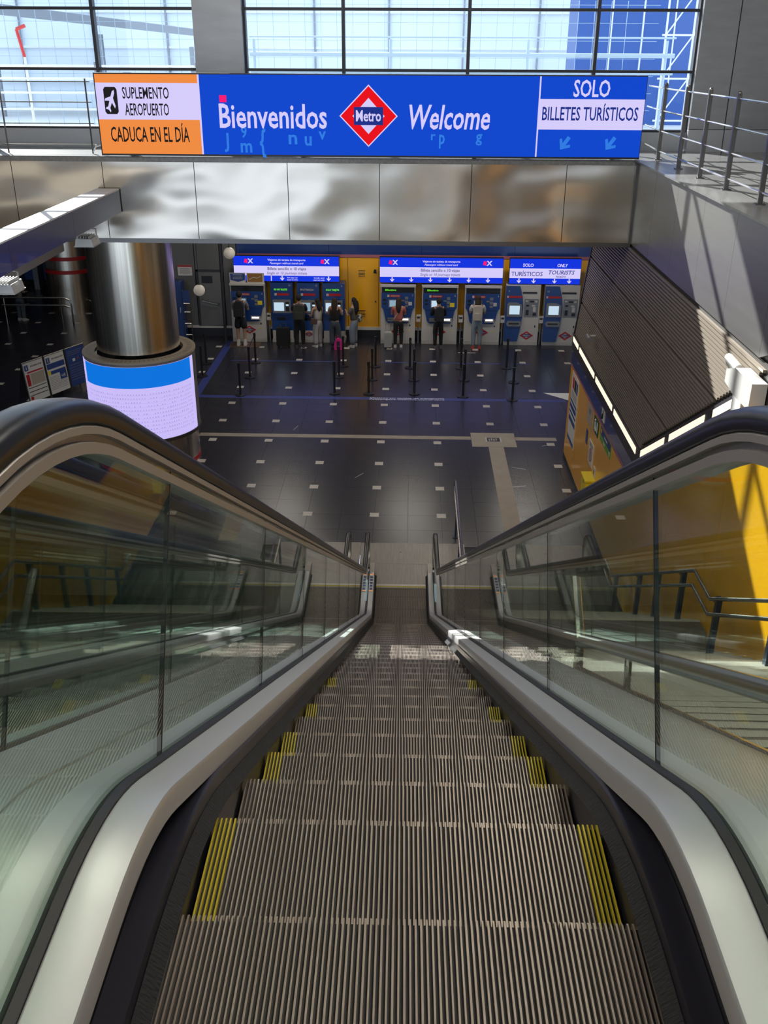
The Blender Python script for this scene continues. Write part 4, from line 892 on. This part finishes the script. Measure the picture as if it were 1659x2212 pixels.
for x, y in ((-.5, -.25), (.3, -.3)): MB().tube([(x, y, 0), (x, y, .5)], .02, 6).build('post', M['tubesteel'], b2)
gt = tag(empty('gate_line', (-17, 41, 0)), 'dark row of ticket gates at the far left', 'gates')
for i in range(6): bx('gate_cabinet', M['mgrey'], gt, i*.85, i*.85+.22, 0, 1.4, 0, 1.05)
for i in range(5): bx('gate_flap', M['mblue'], gt, i*.85+.24, i*.85+.8, .6, .64, .3, 1.3)
# equipment by the grey door
eq = tag(empty('blue_cabinet', (-8.2, 33.2, 0)), 'tall narrow blue cabinet left of the grey door', 'cabinet')
bx('cabinet_body', M['mblue'], eq, -.22, .22, 0, .5, .0, 2.05); bx('cabinet_door', M['posterblue'], eq, -.2, .2, -.02, 0, .1, 1.98); bx('handle', M['tubesteel'], eq, .14, .17, -.05, -.02, 1.0, 1.2)
nt3 = tag(empty('wall_notice', (-7.95, 33.4, 2.15)), 'small white notice with red header on the grey panels', 'notice')
bx('sheet', M['poster'], nt3, -.25, .25, .46, .49, 0, .36); bx('red_header', M['red'], nt3, -.25, .25, .455, .46, .3, .36)
for i in range(3): bx('print_line', M['mgrey'], nt3, -.18, .18, .456, .46, .08+i*.07, .1+i*.07)
tr = tag(empty('display_rack', (-7.75, 32.9, 0)), 'thin metal leaflet rack beside the grey door', 'rack')
for x in (-.12, .12): MB().tube([(x, 0, 0), (x, 0, 1.9)], .012, 6).build('upright', M['tubesteel'], tr)
for z in (.3, .7, 1.1, 1.4): MB().tube([(-.12, 0, z), (.12, 0, z)], .01, 6).build('crossbar', M['tubesteel'], tr)
bx('leaflet_holder', M['posterblue'], tr, -.12, .12, -.04, .0, 1.45, 1.85)
dp = tag(empty('door_post', (-6.5, 33.0, 0)), 'dark slender post left of the leftmost ticket machine', 'post')
MB().cyl((0, 0), .05, 0, 4.5, 12).build('shaft', M['darkframe'], dp, True); MB().cyl((0, 0), .09, 0, .03, 12).build('flange', M['darkframe'], dp)
# ================================================================== PEOPLE
def skin_mesh(name, verts, edges, radii, m, sub=1, root=0):
    me = D.meshes.new('tmp'); me.from_pydata(verts, edges, []); o = D.objects.new('tmp', me); COL.objects.link(o)
    md = o.modifiers.new('s', 'SKIN'); md.use_smooth_shade = True; md.branch_smoothing = .5
    if sub: ss = o.modifiers.new('u', 'SUBSURF'); ss.levels = sub; ss.render_levels = sub
    sv = me.skin_vertices[0].data
    for i, r in enumerate(radii):
        sv[i].radius = r if isinstance(r, tuple) else (r, r)
        sv[i].use_root = (i == root)
    out = eval_mesh(o, name); D.objects.remove(o); out.materials.clear(); out.materials.append(m)
    for p in out.polygons: p.use_smooth = True
    return out
def person(x, y, face, ht, label, top, legs, shoes, hair, hair_len=.0, sleeves='short', wide=1.0, shorts=False, armL=(.10, .165, .30), armR=(.10, .17, .27), skin=(.42, .25, .17), stride=.08, turn=0.):
    """face: direction in degrees, 0 looks to +y (away from the camera). arm=(elbow forward, hand forward, hand up) in metres/height"""
    t = tag(empty('person', (x, y, 0), R(face)), label, 'person', 'people at the ticket machines'); h = ht
    sk = cloth(skin)
    V = []; E_ = []; Rr = []
    def v(p, r, par=None):
        V.append(tuple(q*h for q in p)); Rr.append((r[0]*h*1.1, r[1]*h*1.1) if isinstance(r, tuple) else r*h*1.08)
        if par is not None: E_.append((par, len(V)-1))
        return len(V)-1
    pel = v((0, 0, .52), (.085, .06)); wa = v((0, .0, .62), (.072, .052), pel); ch = v((0, .005, .73), (.088, .058), wa); nb = v((0, 0, .81), (.05, .045), ch); nk = v((0, .005, .85), .03, nb)
    jw = v((0, .018, .885), (.036, .042), nk); hd = v((0, .012, .935), (.045, .052), jw); tp = v((0, .005, .985), (.035, .040), hd)
    ns = v((0, .072, .915), .008, hd)
    for s in (-1, 1): v((s*.050, .0, .925), .008, hd)
    arms = {}
    for s, A in ((-1, armL), (1, armR)):
        sh = v((s*.105, 0, .805), .033, nb); el = v((s*(.135), A[0]*.55, .635+A[0]*.12), .024, sh); wr_ = v((s*.115, A[1], .52+A[2]*.62), .016, el)
        f = Vector((0, A[1]-A[0]*.55, .52+A[2]*.62-.635-A[0]*.12)).normalized()
        pa = v((s*.112, A[1]+f.y*.03, .52+A[2]*.62+f.z*.03), (.016, .010), wr_)
        for k in range(4): v((s*(.100+.008*k), A[1]+f.y*(.066-.004*abs(k-1.5))+.004, .52+A[2]*.62+f.z*.066-.008), .0048, pa)
        v((s*.092, A[1]+f.y*.035+.006, .52+A[2]*.62+f.z*.04), .0055, wr_)
        arms[s] = ((s*.105, 0, .805), (s*.135, A[0]*.55, .635+A[0]*.12), (s*.115, A[1], .52+A[2]*.62))
    feet = []
    for s in (-1, 1):
        st = stride*(.5 if s > 0 else -.2)
        hp_ = v((s*.052, 0, .50), .055, pel); kn = v((s*.058, .012+st*.3, .285), .036, hp_); an = v((s*.06, st*.3, .06), .022, kn); ft = v((s*.066, .06+st*.3, .022), .020, an)
        feet.append((s*.06, st*.3))
    link('body', skin_mesh('body', V, E_, Rr, sk), t)
    # top
    V2 = []; E2 = []; R2 = []
    def w(p, r, par=None):
        V2.append(tuple(q*h for q in p)); R2.append((r[0]*h*1.12, r[1]*h*1.1) if isinstance(r, tuple) else r*h*1.1)
        if par is not None: E2.append((par, len(V2)-1))
        return len(V2)-1
    a0 = w((0, 0, .515), (.095, .07)); a1 = w((0, 0, .62), (.085, .064), a0); a2 = w((0, .005, .73), (.1, .07), a1); a3 = w((0, 0, .805), (.06, .052), a2)
    if sleeves != 'none':
        for s in (-1, 1):
            sh, el, wr_ = arms[s]; b0 = w(sh, .042, a3)
            if sleeves == 'short': w(tuple(sh[q]+(el[q]-sh[q])*.75 for q in range(3)), .038, b0)
            else: b1 = w(el, .034, b0); w(tuple(el[q]+(wr_[q]-el[q])*.9 for q in range(3)), .024, b1)
    link('top', skin_mesh('top', V2, E2, R2, cloth(top)), t)
    V2.clear(); E2.clear(); R2.clear()
    a0 = w((0, 0, .585), (.088, .066)); a1 = w((0, 0, .51), (.098, .075), a0)
    for k, s in enumerate((-1, 1)):
        st = stride*(.5 if s > 0 else -.2)
        b0 = w((s*.052, 0, .47), .064*min(wide, 1.15), a1); kn = (s*.058, .012+st*.3, .285)
        if shorts: w((s*.058, .008, .31), .060, b0)
        else:
            b1 = w(kn, .042*wide, b0); w((s*.06, st*.3, .05), .033*wide**1.4, b1)
    link('trousers', skin_mesh('trousers', V2, E2, R2, cloth(legs)), t)
    for k, s in enumerate((-1, 1)):
        fx, fy = feet[k]; mb = MB()
        mb.prism([(fy-.035, 0), (fy+.105, 0), (fy+.11, .018), (fy+.06, .036), (fy+.02, .058), (fy-.035, .058)], (fx-.026)*1, (fx+.026)*1, 'x')
        mb.v = [tuple(q*h for q in p) for p in mb.v]; mb.build('shoe', cloth(shoes), t, True)
        if shorts: MB().cyl((fx*h, fy*h), .031*h, .05*h, .125*h, 10).build('sock', M['poster'], t, True)
    # hair
    mb = MB(); mb.ball((0, -.004*h, .945*h), .062*h, 14, 10, (.86, .98, 1.0))
    mb.v = [(p[0], p[1] if p[1] < .03*h else .03*h+(p[1]-.03*h)*.15, max(p[2], .895*h) if p[1] > -.01*h else p[2]) for p in mb.v]
    ho = mb.build('hair', cloth(hair), t, True)
    if hair_len > 0:
        pts = [(0, -.035*h, .93*h), (0, -.055*h, .87*h), (0, -.068*h, (.87-hair_len*.5)*h), (0, -.064*h, (.87-hair_len)*h)]
        mb2 = MB().tube(pts, [.055*h, .056*h, .046*h, .018*h], 12); mb2.v = [(p[0]*1.05, p[1], p[2]) for p in mb2.v]; mb2.build('long_hair', cloth(hair), ho, True)
    ey = MB()
    for s in (-1, 1): ey.ball((s*.018*h, .055*h, .93*h), .006*h, 6, 4)
    ey.build('eyes', M['mblack'], t); MB().box(-.014*h, .014*h, .052*h, .060*h, .893*h, .898*h).build('mouth', cloth((.35, .10, .09)), t)
    return t
def backpack(px, py, face, ht, label, col, big=1.0):
    t = tag(empty('backpack', (px, py, .57*ht), R(face)), label, 'backpack', 'bags of the customers'); h = ht; c = cloth(col)
    d0, d1, w0 = -.185*h*min(big, 1.05), -.078*h, .088*h*big
    mb = MB(); mb.prism([(-w0, .02*h), (-w0*.9, 0), (w0*.9, 0), (w0, .02*h), (w0, .2*h), (w0*.8, .255*h), (w0*.4, .275*h), (-w0*.4, .275*h), (-w0*.8, .255*h), (-w0, .2*h)], d0, d1); o = mb.build('main_pocket', c, t, True)
    MB().prism([(-w0*.75, .02*h), (w0*.75, .02*h), (w0*.75, .12*h), (w0*.6, .145*h), (-w0*.6, .145*h), (-w0*.75, .12*h)], d0-.03*h, d0).build('front_pocket', c, t, True)
    for s in (-1, 1): MB().tube([(s*.055*h, d1+.005*h, .25*h), (s*.062*h, -.02*h, .262*h), (s*.066*h, .045*h, .24*h), (s*.068*h, .078*h, .15*h), (s*.075*h, .05*h, .03*h), (s*.08*h, d1, .02*h)], .008*h, 6).build('strap', c, t, True)
    MB().tube([(-.02*h, d1-.02*h, .272*h), (0, d1-.02*h, .292*h), (.02*h, d1-.02*h, .272*h)], .005*h, 6).build('grab_handle', c, t)
def suitcase(x, y, label, col, w_=.42, hh=.62, handle=.38, rz=0):
    t = tag(empty('suitcase', (x, y, 0), R(rz)), label, 'suitcase', 'suitcases of the customers'); m = cloth(col)
    MB().prism([(-w_/2+.03, .05), (w_/2-.03, .05), (w_/2, .08), (w_/2, hh-.03), (w_/2-.03, hh), (-w_/2+.03, hh), (-w_/2, hh-.03), (-w_/2, .08)], -.12, .12).build('shell', m, t, True)
    for i in range(4): bx('rib', m, t, -w_/2+.05+i*(w_-.12)/3, -w_/2+.07+i*(w_-.12)/3, -.128, -.12, .1, hh-.06)
    for sx in (-1, 1):
        MB().tube([(sx*.09, .08, hh), (sx*.09, .08, hh+handle)], .008, 6).build('handle_tube', M['mgrey'], t)
        for sy in (-1, 1): MB().cyl((sx*(w_/2-.06), sy*.08), .025, 0, .05, 8).build('wheel', M['mblack'], t)
    MB().tube([(-.1, .08, hh+handle), (.1, .08, hh+handle)], .014, 6).build('grip', M['mblack'], t)
DK = (.012, .010, .010); BR = (.03, .016, .01)
person(-5.88, 32.66, 0, 1.90, 'person in grey shirt and dark shorts at the leftmost machine', (.16, .16, .17), (.010, .011, .016), (.6, .6, .58), DK, shorts=True)
backpack(-5.88, 32.66, 0, 1.90, 'black backpack worn by the person in dark shorts', (.014, .014, .018))
person(-3.83, 32.5, 4, 1.84, 'person in black t-shirt and trousers with a grey backpack', (.012, .012, .014), (.010, .010, .012), (.05, .05, .05), DK)
backpack(-3.83, 32.5, 4, 1.84, 'large grey-green backpack worn by the person in black', (.035, .037, .032), 1.2)
suitcase(-4.42, 32.6, 'black suitcase standing left of the person in black', (.010, .010, .012), .46, .68, .1); 
person(-3.22, 32.66, 42, 1.68, 'person in white top and wide white trousers with folded arms', (.45, .42, .40), (.40, .38, .38), (.6, .58, .55), DK, .12, 'none', 1.35, armL=(.06, .12, .22), armR=(.10, .14, .22))
hb = tag(empty('handbag', (-3.32, 32.55, .86)), 'brown shoulder bag hanging from the person in white', 'handbag', 'bags of the customers')
MB().prism([(-.12, 0), (.1, 0), (.12, .16), (-.1, .2)], -.2, -.1).build('bag_body', cloth((.09, .05, .045)), hb, True); MB().tube([(-.08, -.15, .17), (-.02, -.1, .4), (.02, 0, .52)], .012, 6).build('strap', cloth((.02, .015, .015)), hb)
person(-2.62, 32.55, -6, 1.73, 'person with long brown hair, black strap top and dark jeans', (.010, .010, .011), (.045, .055, .075), (.03, .03, .03), BR, .22, 'none', 1.35)
person(-1.98, 32.70, 62, 1.71, 'person in olive top and pale wide jeans by the yellow door', (.085, .08, .07), (.16, .19, .23), (.45, .44, .42), DK, .20, 'short', 1.4, armL=(.08, .10, .34), armR=(.08, .11, .30))
hb = tag(empty('handbag', (-1.78, 32.78, .86)), 'black and white patterned bag beside the person in olive', 'handbag', 'bags of the customers')
MB().ball((0, 0, .13), .15, 12, 8, (.55, .8, 1)).build('bag_body', mat('patterned_bag', (.02, .02, .02), .8, noise=((22, 22, 22), .03, (.5, .5, .48))), hb, True); MB().tube([(0, 0, .26), (-.08, .02, .45), (-.16, .03, .5)], .01, 6).build('strap', cloth((.02, .02, .02)), hb)
pk = tag(empty('pink_backpack', (-2.5, 32.36, 0)), 'small bright pink bag on the floor by the machines', 'bag')
MB().prism([(-.13, 0), (.13, 0), (.15, .1), (.12, .3), (.05, .38), (-.05, .38), (-.12, .3), (-.15, .1)], -.08, .08).build('bag_body', cloth((.62, .02, .22)), pk, True); MB().tube([(-.04, 0, .37), (-.05, 0, .46), (.02, 0, .48), (.05, 0, .37)], .014, 6).build('handle', cloth((.15, .02, .08)), pk)
bx('side_panel', cloth((.02, .02, .03)), pk, -.05, .05, -.09, -.08, .05, .3)
person(-.45, 32.72, 0, 1.72, 'person in red top and black trousers with white shoes', (.42, .12, .10), (.010, .010, .012), (.62, .60, .58), BR, .16, 'short', .95)
cb2 = tag(empty('shoulder_strap', (-.45, 32.72, 1.0)), 'pale crossbody strap over the red top', 'strap')
MB().tube([(-.16, -.125, .0), (-.04, -.135, .2), (.1, -.1, .36)], .011, 6).build('band', cloth((.5, .42, .36)), cb2); bx('buckle', M['tubesteel'], cb2, -.06, -.03, -.152, -.142, .16, .19)
suitcase(-.80, 32.62, 'silver ribbed suitcase left of the person in red', (.34, .34, .33), .26, .56, .42)
person(.92, 32.62, 6, 1.75, 'person in black hooded jacket and black trousers', (.012, .012, .016), (.010, .010, .011), (.10, .10, .10), DK, 0, 'long')
backpack(.92, 32.62, 6, 1.75, 'black backpack worn over the hooded jacket', (.016, .016, .02), .95)
person(2.24, 32.66, -3, 1.84, 'person in white top and pale jeans with red sandals', (.50, .49, .47), (.22, .26, .30), (.40, .05, .04), BR, .17, 'short', 1.05)
backpack(2.24, 32.66, -3, 1.84, 'cream backpack worn by the person in pale jeans', (.42, .37, .31), 1.0)
person(-14.75, 35.75, -25, 1.68, 'person in grey top and jeans leaning by the far left barrier', (.14, .14, .13), (.06, .075, .09), (.4, .38, .36), DK, .25, 'long', 1.15, armL=(.1, .2, .35), armR=(.06, .1, .2))
hb = tag(empty('handbag', (-14.3, 35.8, .72)), 'black tote bag beside the far left person', 'handbag', 'bags of the customers')
MB().prism([(-.16, 0), (.16, 0), (.13, .34), (-.13, .34)], -.06, .06).build('bag_body', cloth((.01, .01, .012)), hb, True); MB().tube([(-.1, 0, .33), (-.06, 0, .55), (.06, 0, .55), (.1, 0, .33)], .01, 6).build('handle', cloth((.01, .01, .012)), hb)
